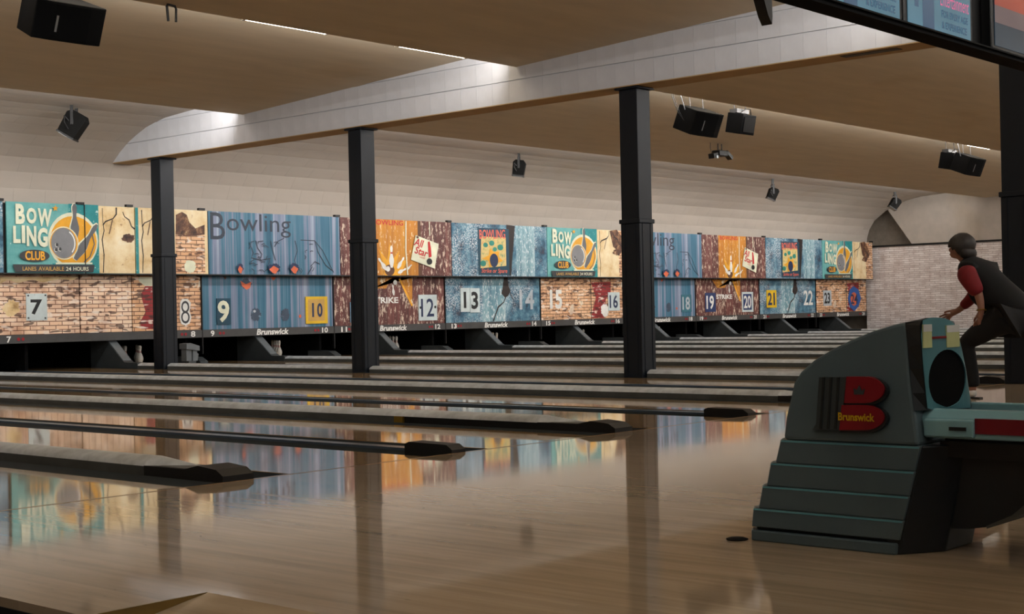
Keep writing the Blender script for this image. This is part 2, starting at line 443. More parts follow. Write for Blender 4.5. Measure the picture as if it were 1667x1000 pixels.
# heap of white boxes by lane 8
pz = atY(313, 572, 16.5)
t = thing('ball_stop', (3.05, 16.45, 0), 'stubby white pedestal standing beside the column under the number 8', 'pedestal')
bx = atY(312, 572, 16.4).x
t.location.x = bx
MB().box(bx-.10, bx+.07, 16.36, 16.56, .0, .07).build('foot', 'kickback', t)
MB().box(bx-.12, bx+.0, 16.40, 16.56, .07, .30).build('post', 'kick_light', t)
MB().prism([(bx+.01, .07), (bx+.12, .07), (bx+.14, .20), (bx+.11, .22), (bx+.13, .33), (bx+.02, .33)], 'y', 16.38, 16.54).build('post', 'kick_light', t)
MB().prism([(bx-.15, .30), (bx+.15, .26), (bx+.15, .35), (bx-.05, .41), (bx-.15, .40)], 'y', 16.35, 16.58).build('cap', 'kick_light', t)

# pins
pinprof = [(.026, 0), (.0285, .01), (.045, .06), (.0595, .11), (.0605, .125), (.056, .16), (.040, .205), (.027, .235), (.0225, .255), (.0245, .285), (.0315, .325), (.0322, .345), (.028, .365), (.014, .379)]
proto = MB().lathe(pinprof).build('bowling_pin', 'pin_white', None, True, origin=(0, 0, 0))
s1 = MB().lathe([(.0265, .238), (.0245, .248)]).build('stripe', 'pin_red', proto); s2 = MB().lathe([(.0242, .262), (.0252, .272)]).build('stripe', 'pin_red', proto)
first = True
for n in range(0, 9):
    xf = n*PW+XOFF; xr = xf+1.70
    for side, xc in ((0, xf+.05+.235+.533), (1, xr+.114+.235+.533)):
        num = 7+2*n+side
        if side == 0: continue
        for r in range(4):
            for c in range(r+1):
                x = xc+(c-r/2)*.305; y = 17.36+r*.264
                if first: o = proto; first = False
                else: o = copy_tree(proto)
                o.location = (x, y, 0)
                tag(o, 'white pin in the dark rack below the ' + SH[n], 'bowling pin', 'pins on lane %d' % num)
# ------------------------------------------------------------------ printed masking panels
def printmat(name, rgb, wear=None, scale=(14, 14, 14), thr=.62, rough=.55):
    m, nt, b = newmat(name); c = lin(rgb); w = lin(wear) if wear else tuple(x*.8 for x in c)
    n = noise(nt, coords(nt, scale), 1.0, 5, .65)
    base = ramp(nt, noise(nt, coords(nt), 3, 3), [(.3, tuple(x*.85 for x in c)), (.7, tuple(min(1, x*1.12) for x in c))])
    f = ramp(nt, n, [(thr, 0.), (thr+.08, 1.)])
    nt.links.new(mixc(nt, f, base, w), b.inputs['Base Color']); b.inputs['Roughness'].default_value = rough
    MT[name] = m
def xz(nt, scale=1):
    v = coords(nt); s = N(nt, 'ShaderNodeSeparateXYZ'); nt.links.new(v, s.inputs[0])
    c = N(nt, 'ShaderNodeCombineXYZ'); nt.links.new(s.outputs[0], c.inputs[0]); nt.links.new(s.outputs[2], c.inputs[1]); return c.outputs[0]
def brickprint(name, c1, c2, mort, patch=None):
    m, nt, b = newmat(name)
    bk = N(nt, 'ShaderNodeTexBrick'); bk.inputs['Scale'].default_value = 1
    bk.inputs['Brick Width'].default_value = .25; bk.inputs['Row Height'].default_value = .075; bk.inputs['Mortar Size'].default_value = .008
    bk.inputs['Color1'].default_value = (*lin(c1), 1); bk.inputs['Color2'].default_value = (*lin(c2), 1); bk.inputs['Mortar'].default_value = (*lin(mort), 1)
    bk.inputs['Mortar Smooth'].default_value = .2
    nt.links.new(xz(nt), bk.inputs['Vector'])
    wn = noise(nt, coords(nt, (4.2, 1, 13.3)), 1.0, 1)
    c = mixc(nt, ramp(nt, wn, [(.585, 0.), (.62, .8)]), bk.outputs['Color'], lin((70, 40, 34)))
    wn2 = noise(nt, coords(nt, (4.2, 1, 13.3), loc=(7, 3, 5)), 1.0, 1)
    c = mixc(nt, ramp(nt, wn2, [(.62, 0.), (.68, .8)]), c, lin((252, 236, 222)))
    big = noise(nt, coords(nt), 1.4, 5, .65)
    if patch: c = mixc(nt, ramp(nt, big, [(.64, 0.), (.67, 1.)]), c, lin(patch))
    st = noise(nt, coords(nt, loc=(3, 0, 9)), 2.2, 4)
    c = mixc(nt, 1.0, c, ramp(nt, st, [(.30, (.62, .50, .46)), (.52, (1., 1., 1.))]), 'MULTIPLY')
    nt.links.new(c, b.inputs['Base Color']); b.inputs['Roughness'].default_value = .6; MT[name] = m
def streaks(name, stops, sx=14, sz=.35, speck=None, sthr=.62, sscale=9):
    m, nt, b = newmat(name)
    n = noise(nt, coords(nt, (sx, 1, sz)), 1.0, 5, .7)
    c = ramp(nt, n, [(p, lin(q)) for p, q in stops])
    big = noise(nt, coords(nt), 1.1, 3)
    c = mixc(nt, 1.0, c, ramp(nt, big, [(.3, (.80, .82, .86)), (.7, (1., 1., 1.))]), 'MULTIPLY')
    if speck:
        f = ramp(nt, noise(nt, coords(nt, (sscale, sscale, sscale*.35)), 1.0, 6, .75), [(sthr, 0.), (sthr+.05, .9)])
        c = mixc(nt, f, c, lin(speck))
    nt.links.new(c, b.inputs['Base Color']); b.inputs['Roughness'].default_value = .55; MT[name] = m
def blotch(name, stops, scale=2.2, speck=None, sthr=.6, sscale=16):
    m, nt, b = newmat(name)
    n = noise(nt, coords(nt), scale, 8, .7); c = ramp(nt, n, [(p, lin(q)) for p, q in stops])
    if speck:
        f = ramp(nt, noise(nt, coords(nt, loc=(2, 2, 2)), sscale, 4, .7), [(sthr, 0.), (sthr+.06, .9)])
        c = mixc(nt, f, c, lin(speck))
    nt.links.new(c, b.inputs['Base Color']); b.inputs['Roughness'].default_value = .6; MT[name] = m
blotch('print_teal', [(.3, (70, 150, 154)), (.55, (112, 182, 180)), (.75, (140, 200, 194))], 1.6, (222, 238, 232), .64, 9)
blotch('print_teal_dark', [(.3, (24, 128, 134)), (.7, (44, 152, 156))], 3, (216, 240, 236), .60, 11)
blotch('print_plaster', [(.28, (150, 112, 66)), (.42, (226, 196, 142)), (.58, (244, 226, 186)), (.75, (250, 244, 226))], 1.5, (170, 124, 84), .63, 5)
brickprint('print_brick', (244, 206, 172), (252, 226, 200), (136, 92, 72))
brickprint('print_brick_old', (228, 176, 130), (244, 204, 164), (112, 72, 54), (240, 226, 206))
brickprint('print_brick_red', (146, 30, 36), (168, 44, 46), (110, 50, 48), (226, 190, 184))
streaks('print_blue', [(.28, (26, 78, 106)), (.40, (50, 108, 136)), (.48, (76, 126, 150)), (.515, (112, 132, 158)), (.57, (138, 146, 172)), (.66, (162, 178, 196)), (.76, (206, 222, 228))], 7, .10)
streaks('print_wood', [(.30, (66, 34, 34)), (.50, (106, 58, 54)), (.62, (124, 72, 66)), (.80, (150, 100, 88))], 7, .25, (232, 212, 190), .54, 16)
streaks('print_orange', [(.30, (186, 112, 30)), (.55, (214, 142, 40)), (.75, (234, 176, 70))], 7, .3, (246, 234, 200), .57, 14)
def rustblue():
    m, nt, b = newmat('print_rust_blue')
    c = ramp(nt, noise(nt, coords(nt), 2.4, 10, .75), [(.30, lin((96, 52, 52))), (.38, lin((28, 58, 80))), (.47, lin((58, 104, 130))), (.55, lin((92, 140, 162))), (.66, lin((150, 182, 196)))])
    f = ramp(nt, noise(nt, coords(nt, loc=(2, 2, 2)), 26, 5, .75), [(.50, 0.), (.56, 1.)]); g = ramp(nt, noise(nt, coords(nt, loc=(5, 1, 3)), 1.3, 3), [(.44, 0.), (.60, 1.)])
    mm = N(nt, 'ShaderNodeMath', operation='MULTIPLY'); nt.links.new(f, mm.inputs[0]); nt.links.new(g, mm.inputs[1])
    nt.links.new(mixc(nt, mm.outputs[0], c, lin((216, 226, 232))), b.inputs['Base Color']); b.inputs['Roughness'].default_value = .6; MT['print_rust_blue'] = m
rustblue()
blotch('print_char', [(.36, (40, 26, 24)), (.50, (96, 62, 46)), (.60, (150, 110, 76)), (.70, (226, 200, 160))], 6)
blotch('print_poster', [(.34, (46, 138, 122)), (.44, (206, 188, 120)), (.56, (226, 204, 140)), (.62, (222, 130, 70)), (.72, (120, 176, 150))], 9)
streaks('print_rust_pale', [(.3, (70, 118, 140)), (.5, (136, 178, 190)), (.7, (196, 216, 220))], 4, .5, (240, 246, 246), .54, 24)
for nm, c, w in (('ink_cream', (232, 234, 208), None), ('ink_orange', (238, 172, 40), (246, 206, 120)), ('ink_grey', (104, 106, 110), None), ('ink_midgrey', (132, 134, 138), None),
                 ('ink_dark', (58, 60, 64), None), ('ink_white', (240, 240, 236), None), ('ink_black', (24, 26, 28), None), ('ink_navy', (28, 46, 84), None), ('ink_navy_plate', (36, 56, 104), None),
                 ('ink_plate', (206, 220, 222), (190, 200, 200)), ('ink_yellow', (232, 190, 30), (206, 160, 30)), ('ink_rust', (214, 104, 66), (180, 84, 60)), ('ink_red', (196, 34, 36), None),
                 ('ink_coral', (228, 112, 92), None), ('ink_sand', (222, 196, 130), (120, 170, 130)), ('ink_deepteal', (16, 66, 88), None), ('ink_slate', (62, 78, 98), (112, 142, 166)),
                 ('ink_green', (46, 138, 122), None), ('ink_ghost', (186, 196, 204), (130, 150, 164)), ('ink_tealplate', (52, 112, 130), None), ('ink_skyplate', (120, 160, 186), None), ('ink_blue', (40, 92, 170), None),
                 ('ink_gap', (34, 22, 20), None), ('ink_faded', (44, 54, 70), (84, 104, 126)), ('ink_brown', (92, 58, 40), (214, 176, 130)), ('ink_gold', (206, 164, 84), None), ('ink_dot', (150, 14, 30), None)):
    printmat(nm, c, w)

_txt = {}
def text_mesh(s, bold=0.0, shear=0.0):
    k = (s, bold, shear)
    if k in _txt: return _txt[k]
    cu = bpy.data.curves.new('t', 'FONT'); cu.body = s; cu.size = 1; cu.offset = bold; cu.shear = shear; cu.resolution_u = 3
    ob = bpy.data.objects.new('t', cu); COL.objects.link(ob)
    bpy.context.view_layer.update()
    me = bpy.data.meshes.new_from_object(ob.evaluated_get(bpy.context.evaluated_depsgraph_get()))
    vs = [(v.co.x, v.co.y) for v in me.vertices]; fs = [tuple(p.vertices) for p in me.polygons]
    bpy.data.objects.remove(ob); bpy.data.curves.remove(cu); bpy.data.meshes.remove(me)
    xs = [v[0] for v in vs]; ys = [v[1] for v in vs]; x0, x1, y0, y1 = min(xs), max(xs), min(ys), max(ys)
    _txt[k] = ([((x-x0)/(x1-x0), (y-y0)/(y1-y0)) for x, y in vs], fs); return _txt[k]
class Art:
    """flat print on a panel facing -Y. Points are reference pixels of the clearest panel of that design, moved to this panel's place."""
    def __init__(s, parent, Y, ref=(0, 1), dst=None):
        s.p = parent; s.Y = Y; s.ref = ref; s.dst = dst or ref; s.layer = 1
    def w(s, u, v):
        q = atY(u, v, s.Yref if hasattr(s, 'Yref') else s.Y)
        a, b = s.ref; c, d = s.dst
        return (c+(q.x-a)/(b-a)*(d-c), q.z)
    def y(s): s.layer += 1; return s.Y-.0012*s.layer
    def poly(s, pts, mat, name, px=True, parent=None, lift=0):
        P2 = [s.w(*p) for p in pts] if px else pts
        yy = s.y()-lift
        n = len(P2); m = MB()
        m.add([(x, yy, z) for x, z in P2], [tuple(range(n))])
        if lift: m = MB().prism(P2, 'y', yy, yy+lift)
        return m.build(name, mat, parent or s.p)
    def rect(s, u0, v0, u1, v1, mat, name, parent=None, lift=0):
        x0, z1 = s.w(u0, (v0+v1)/2); x1, _ = s.w(u1, (v0+v1)/2); z1 = s.w((u0+u1)/2, v0)[1]; z0 = s.w((u0+u1)/2, v1)[1]
        return s.poly([(x0, z0), (x1, z0), (x1, z1), (x0, z1)], mat, name, False, parent, lift)
    def ell(s, u, v, ru, rv, mat, name, a0=0, a1=2*math.pi, n=28, parent=None, lift=0):
        x, z = s.w(u, v); rx = s.w(u+ru, v)[0]-x; rz = z-s.w(u, v+rv)[1]
        pts = [(x+rx*math.cos(a0+(a1-a0)*k/n), z+rz*math.sin(a0+(a1-a0)*k/n)) for k in range(n+(0 if a1-a0 > 6.2 else 1))]
        return s.poly(pts, mat, name, False, parent, lift)
    def ring(s, u, v, ru, rv, t, mat, name, a0=0, a1=2*math.pi, n=30):
        x, z = s.w(u, v); rx = s.w(u+ru, v)[0]-x; rz = z-s.w(u, v+rv)[1]; yy = s.y(); m = MB(); vs = []
        for k in range(n+1):
            a = a0+(a1-a0)*k/n
            vs += [(x+rx*math.cos(a), yy, z+rz*math.sin(a)), (x+rx*(1-t)*math.cos(a), yy, z+rz*(1-t)*math.sin(a))]
        m.add(vs, [(2*k, 2*k+2, 2*k+3, 2*k+1) for k in range(n)]); return m.build(name, mat, s.p)
    def line(s, pts, wid, mat, name, parent=None):
        P2 = [Vector(s.w(*p)) for p in pts]; yy = s.y(); m = MB(); vs = []
        for i, q in enumerate(P2):
            d = (P2[min(i+1, len(P2)-1)]-P2[max(i-1, 0)]).normalized(); n = Vector((-d.y, d.x))
            ww = wid*(random.uniform(.5, 1.3) if len(P2) > 4 else 1)
            vs += [(q.x+n.x*ww/2, yy, q.y+n.y*ww/2), (q.x-n.x*ww/2, yy, q.y-n.y*ww/2)]
        m.add(vs, [(2*i, 2*i+1, 2*i+3, 2*i+2) for i in range(len(P2)-1)]); return m.build(name, mat, parent or s.p)
    def text(s, t, box, mat, name='lettering', bold=.02, shear=0, rot=0, parent=None):
        u0, v0, u1, v1 = box; vm = (v0+v1)/2; um = (u0+u1)/2
        x0 = s.w(u0, vm)[0]; x1 = s.w(u1, vm)[0]; z1 = s.w(um, v0)[1]; z0 = s.w(um, v1)[1]
        vs, fs = text_mesh(t, bold, shear); yy = s.y(); c = Vector(((x0+x1)/2, (z0+z1)/2)); out = []
        for a, b in vs:
            d = Vector(((a-.5)*(x1-x0), (b-.5)*(z1-z0))); d.rotate(Matrix.Rotation(rot, 2)); out.append((c.x+d.x, yy, c.y+d.y))
        return MB().add(out, fs).build(name, mat, parent or s.p)
    def pin(s, u, v, h, rot, mat, name='printed_pin', wide=1.0, stripe=None):
        prof = [(.07, 0), (.155, .28), (.15, .38), (.07, .62), (.062, .70), (.085, .85), (.08, .92), (.03, 1.0)]
        x, z = s.w(u, v); H = z-s.w(u, v+h)[1]; m = Matrix.Rotation(rot, 2)
        pts = [(-a*wide, b) for a, b in prof] + [(a*wide, b) for a, b in prof[::-1]]
        out = [(x+(m @ Vector((a*H, (b-.5)*H))).x, z+(m @ Vector((a*H, (b-.5)*H))).y) for a, b in pts]
        return s.poly(out, mat, name, False)
def jag(u, v, ru, rv, n=11, seed=0):
    r = random.Random(seed); n *= 3; base = [r.uniform(.75, 1.05) for _ in range(n)]
    base = [(base[k]+base[k-1]+base[(k+1) % n])/3*r.uniform(.86, 1.1) for k in range(n)]
    return [(u+ru*math.cos(6.283*k/n)*base[k], v+rv*math.sin(6.283*k/n)*base[k]) for k in range(n)]
    return [(u+ru*math.cos(6.283*k/n)*r.uniform(.7, 1.1), v+rv*math.sin(6.283*k/n)*r.uniform(.7, 1.1)) for k in range(n)]
GAP = .012
def board(unit, x0, x1, lower, mat, name=None):
    Y = YLOW if lower else YUP
    z0, z1 = (ZBOT+.15, ZMID-.012) if lower else (ZMID+.010, ZTOP)
    return MB().box(x0+GAP, x1-GAP, Y, Y+.03, z0, z1).build(name or ('lower_panel' if lower else 'upper_panel'), mat, unit)
def patch(b, x0, x1, lower, mat, name='printed_ground', k=.001):
    Y = YLOW if lower else YUP
    z0, z1 = (ZBOT+.152, ZMID-.014) if lower else (ZMID+.012, ZTOP-.002)
    return MB().add([(x0, Y-k, z0), (x1, Y-k, z0), (x1, Y-k, z1), (x0, Y-k, z1)], [(0, 1, 2, 3)]).build(name, mat, b)
R78 = (-.27, 3.4)
def pairref(n): return (n*PW, n*PW+PW)
def plate(A, box, mat, digits, dmat, unit, frame=None, bold=.02, grow=.16, shear=0):
    u0, v0, u1, v1 = box
    pl = A.rect(u0, v0, u1, v1, mat, 'number_plate', unit, .012)
    if frame:
        du, dv = (u1-u0)*.12, (v1-v0)*.10
        A.Y -= .012; A.rect(u0+du, v0+dv, u1-du, v1-dv, frame, 'plate_field', pl); A.Y += .012
    du, dv = (u1-u0)*(.36 if digits == '1' else grow), (v1-v0)*grow
    A.Y -= .012
    if digits == '10':
        A.text('1', (u0+(u1-u0)*.30, v0+dv, u0+(u1-u0)*.39, v1-dv), dmat, 'digits', bold, shear, parent=pl); A.text('0', (u0+(u1-u0)*.53, v0+dv, u0+(u1-u0)*.78, v1-dv), dmat, 'digits', bold, shear, parent=pl)
    else: A.text(digits, (u0+du, v0+dv, u1-du, v1-dv), dmat, 'digits', bold, shear, parent=pl)
    A.Y += .012
def club(unit, b, xa, xb):
    """bowling club sign: reference pixels 10..161 of the panel over lane 7"""
    A = Art(b, YUP, (atY(10, 390, YUP).x, atY(161, 390, YUP).x), (xa, xb))
    A.rect(112, 333, 160.6, 444.5, 'print_teal_dark', 'printed_ground')
    A.ell(119, 392, 40.5, 46, 'ink_cream', 'printed_ring'); A.ell(119.5, 393, 37.5, 41, 'ink_orange', 'printed_disc')
    A.poly([(84, 429), (155, 429), (140, 446), (95, 446)], 'print_teal_dark', 'printed_ground'); A.line([(90, 429), (150, 429)], .03, 'ink_cream', 'printed_ring')
    A.pin(120, 362, 62, 0.0, 'ink_cream', 'printed_pin', .95); A.pin(121, 362, 60, 0.0, 'ink_grey', 'printed_pin', .85)
    A.pin(139, 393, 74, -.62, 'ink_cream', 'printed_pin', .78); A.pin(139.5, 394, 71, -.62, 'ink_grey', 'printed_pin', .68)
    A.line([(149, 378), (153, 398), (146, 418), (136, 427)], .02, 'ink_grey', 'printed_stroke')
    A.ell(103, 396, 24, 27, 'ink_cream', 'printed_ring'); A.ell(103, 396, 22.6, 25.4, 'ink_orange', 'printed_ring'); A.ell(102.5, 396, 20.5, 25, 'ink_midgrey', 'printed_ball')
    A.ring(103, 396, 18.5, 22.5, .10, 'ink_white', 'printed_gleam', -.75, 1.05)
    for u, v in ((91, 399), (89.5, 407), (96, 406)): A.ell(u, v, 2.6, 3.2, 'ink_dark', 'printed_hole', n=12); A.ring(u, v, 2.8, 3.4, .28, 'ink_white', 'printed_gleam', 2.2, 5.2, 10)
    A.text('B', (23, 332, 38.5, 365), 'ink_cream', bold=.045); A.text('O', (41, 338.5, 57.5, 364.5), 'ink_cream', bold=.045); A.text('W', (59, 340, 82.5, 369), 'ink_cream', bold=.04, rot=-.04)
    A.text('L', (19, 368, 31, 396), 'ink_cream', bold=.045); A.text('I', (33, 367, 38.6, 396), 'ink_cream', bold=.05); A.text('N', (41, 368, 57, 401), 'ink_cream', bold=.045); A.text('G', (59, 371, 75.5, 402.5), 'ink_cream', bold=.045)
    pts = []
    for k in range(10):
        r = 5.5 if k % 2 == 0 else 2.2; a = -math.pi/2+k*math.pi/5; pts.append((88+r*math.cos(a), 339.5+r*math.sin(a)))
    A.poly(pts, 'ink_orange', 'printed_star')
    A.ell(54, 416.5, 24.5, 9.8, 'ink_dark', 'printed_oval'); A.text('CLUB', (38.5, 409, 71, 424), 'ink_orange', bold=.03)
    A.poly([(18, 430.5), (152, 431.5), (150, 443.5), (22, 443)], 'ink_dark', 'printed_band')
    A.text('LANES', (34, 434.5, 56.5, 441), 'ink_gold', bold=.012); A.text('AVAILABLE', (60, 434.5, 102, 441), 'ink_gold', bold=.012); A.text('24', (105, 434.8, 113.5, 441.2), 'ink_cream', bold=.012); A.text('HOURS', (117, 434.8, 142, 441.2), 'ink_cream', bold=.012)
def cracks(b, u0, u1, X0, X1):
    A = Art(b, YUP, (atY(162, 390, YUP).x, atY(218, 390, YUP).x), (X0, X1))
    A.line([(167, 339), (168, 360), (170, 376), (167, 390), (170, 415), (169, 444)], .016, 'ink_gap', 'printed_crack')
    A.line([(189, 338), (189, 349), (184, 356), (172, 361), (168, 367)], .028, 'ink_gap', 'printed_crack'); A.line([(183, 358), (180, 372), (178, 381)], .02, 'ink_brown', 'printed_crack')
    A.line([(199, 345), (202, 353), (209, 358), (213, 369), (218, 373)], .03, 'ink_gap', 'printed_crack'); A.poly(jag(208, 388, 11, 8, 12, 4), 'print_char', 'printed_stain')
def design_club(unit, n):
    X0, X1 = pairref(n)
    if n == 0:
        X0 = R78[0]; e = [atY(u, 390, YUP).x for u in (10, 137.8, 161, 220)]; el = [atY(u, 500, YLOW).x for u in (-8, 130, 215)]
        b = board(unit, e[0], e[3], False, 'print_teal'); patch(b, e[2], e[3]-GAP, False, 'print_plaster')
        club(unit, b, e[0]+GAP, e[2]); cracks(b, 162, 218, e[2], e[3]-GAP)
        MB().box(e[1]-.006, e[1]+.006, YUP-.02, YUP-.0, ZMID+.01, ZTOP).build('panel_joint', 'black', unit)
        b2 = board(unit, e[3], X1, False, 'print_plaster')
        patch(b2, e[3]+GAP, e[3]+.075, False, 'print_teal_dark'); cracks(b2, 0, 0, e[3]+.08, e[3]+.75)
        A = Art(b2, YUP); A.rect(286, 378, 333.5, 445.5, 'print_brick_old', 'printed_ground')
        A.poly([(286, 350), (296, 345), (304, 350), (308, 362), (318, 372), (333, 366), (333, 382), (318, 384), (300, 384), (286, 380)], 'print_char', 'printed_stain')
        A.poly(jag(309, 434, 11, 12, 12, 8), 'ink_cream', 'printed_stain')
        l1 = board(unit, el[0], el[1], True, 'print_brick'); l2 = board(unit, el[1], el[2], True, 'print_brick'); l3 = board(unit, el[2], X1, True, 'print_brick_old')
        A = Art(l3, YLOW); A.poly([(229, 480), (236, 466), (250, 462), (262, 468), (262, 536), (230, 536), (228, 524), (237, 508)], 'print_brick_red', 'printed_ground')
        A.poly([(226, 451), (262, 451), (262, 466), (236, 466), (226, 458)], 'ink_cream', 'printed_stain')
        A = Art(l1, YLOW); A.poly(jag(19, 502, 15, 14, 13, 3), 'print_plaster', 'printed_stain'); A.poly([(0, 451), (128, 451), (120, 456), (96, 455), (70, 460), (52, 455), (30, 461), (12, 456), (0, 462)], 'print_plaster', 'printed_stain')
        plate(A, (42, 478, 76, 522), 'ink_plate', '7', 'ink_black', unit, None, .03, .22)
        for u, v in ((45, 481.5), (73, 481), (45.5, 518), (73, 518)): A.ell(u, v, 1.5, 1.5, 'ink_dark', 'screw', n=8, parent=unit, lift=.014)
        A = Art(l3, YLOW); pl = A.poly([(293, 492), (296, 487), (305, 487), (310, 493), (308, 507), (311, 517), (308, 527), (302, 530), (295, 528), (292, 518)], 'ink_white', 'number_plate', True, unit, .012)
        A.Y -= .012; A.text('8', (294.5, 490, 308.5, 527), 'ink_dark', 'digits', -.012, parent=pl)
    else:
        s = X0+.59*PW; e = X0+.86*PW
        b = board(unit, X0, X1, False, 'print_teal'); patch(b, s, e, False, 'print_plaster'); patch(b, e, X1-GAP, False, 'print_brick_old')
        club(unit, b, X0+GAP, s); cracks(b, 0, 0, s, e+.1)
        A = Art(b, YUP, pairref(4), (X0, X1)); A.poly([(992, 376), (1004, 374), (1012, 386), (1018, 400), (1010, 412), (998, 402)], 'print_char', 'printed_stain')
        l = board(unit, X0, X1, True, 'print_brick_old'); A = Art(l, YLOW, pairref(4), (X0, X1))
        A.poly([(962, 460), (994, 459), (994, 476), (986, 488), (984, 518), (962, 518), (966, 500), (970, 486)], 'print_brick_red', 'printed_ground'); A.poly(jag(984, 505, 7, 12, 11, 5), 'ink_white', 'printed_stain')
        MB().box(X0+.60*PW-.005, X0+.60*PW+.005, YLOW-.01, YLOW, ZBOT+.15, ZMID-.012).build('panel_joint', 'black', unit)
        if n == 4:
            A.text('15', (895, 472, 915, 503), 'ink_white', 'digits', .035, parent=l); plate(A, (989.5, 476, 1008, 506), 'ink_plate', '16', 'ink_navy', unit, None, .02, .14)
        else:
            A = Art(l, YLOW); plate(A, (1340, 473, 1353, 498), 'ink_ghost', '23', 'ink_black', unit, None, .03, .14)
            pl = A.poly([(1389, 466), (1397, 472), (1401, 486), (1397, 499), (1390, 507), (1383, 500), (1380, 486), (1383, 472)], 'ink_blue', 'number_plate', True, unit, .012)
            A.Y -= .012; A.ell(1390, 487, 5.5, 11, 'ink_rust', 'plate_field', parent=pl); A.text('24', (1385, 479, 1396, 495), 'ink_navy', 'digits', .02, parent=pl)
def design_streak(unit, n):
    X0, X1 = pairref(n); b = board(unit, X0, X1, False, 'print_blue'); A = Art(b, YUP, pairref(1), (X0, X1))
    A.text('B', (342, 346, 366, 390), 'ink_faded', bold=.0); A.text('owling', (369, 349, 473, 386), 'ink_faded', bold=.0)
    for pts in ([(489, 391), (512, 392), (525, 408), (543, 444)], [(480, 392), (484, 408), (479, 424), (484, 440)], [(512, 392), (518, 412), (530, 432), (541, 441)], [(408, 400), (412, 412), (409, 420), (424, 424), (440, 421)],
                [(416, 392), (419, 404), (426, 414), (424, 420)], [(446, 402), (452, 393), (462, 388)], [(440, 392), (444, 410), (448, 424)], [(505, 434), (512, 426), (520, 430)], [(500, 447), (508, 434)]):
        A.line(pts, .017, 'ink_faded', 'printed_sketch')
    rs = random.Random(11)
    for q in range(26):
        u = rs.choice((rs.uniform(404, 448), rs.uniform(474, 512))); v = rs.uniform(394, 442); a = rs.uniform(-1.6, 1.6); L = rs.uniform(5, 13)
        A.line([(u, v), (u+L*.4*math.cos(a)+rs.uniform(-2, 2), v+L*.5*math.sin(a)), (u+L*math.cos(a+.4), v+L*math.sin(a+.4))], .015, 'ink_faded', 'printed_sketch')
    for u, v, r in ((389, 438, 5.5), (444, 438, 11), (477, 438, 8.5)):
        A.poly(jag(u, v-1, r, 9, 11, int(u)), 'ink_navy', 'printed_chip'); A.poly([(u-r*.75, v+1), (u-1, v-5), (u+r*.7, v), (u+r*.2, v+8), (u-r*.2, v+7)], 'ink_rust', 'printed_chip')
    l = board(unit, X0, X1, True, 'print_blue'); A = Art(l, YLOW, pairref(1), (X0, X1))
    A.poly(jag(400, 462, 10, 9, 11, 2), 'ink_slate', 'printed_chip'); A.poly([(391, 457), (400, 463), (409, 459), (407, 469), (401, 472), (394, 466)], 'ink_rust', 'printed_chip'); A.poly([(440, 451), (450, 451), (445, 457)], 'ink_rust', 'printed_chip'); A.poly([(363, 450), (369, 451), (366, 456)], 'ink_brown', 'printed_chip')
    A.poly(jag(416, 512, 9, 12, 12, 6), 'ink_slate', 'printed_blot'); A.ell(414, 507, 2.2, 2.2, 'ink_ghost', 'printed_gleam', n=10); A.poly(jag(464, 513, 8, 12, 12, 7), 'ink_slate', 'printed_blot'); A.ell(488, 515, 2, 3, 'ink_rust', 'printed_chip', n=8)
    if n == 1:
        plate(A, (352, 486, 374.5, 528.5), 'ink_deepteal', '9', 'ink_cream', unit, None, .03, .08)
        plate(A, (496.5, 483, 532, 527), 'ink_yellow', '10', 'ink_navy', unit, 'ink_gold', .03, .24)
    else:
        A = Art(l, YLOW); plate(A, (1109, 480, 1125, 508), 'ink_tealplate', '18', 'ink_ghost', unit, None, .02, .12)
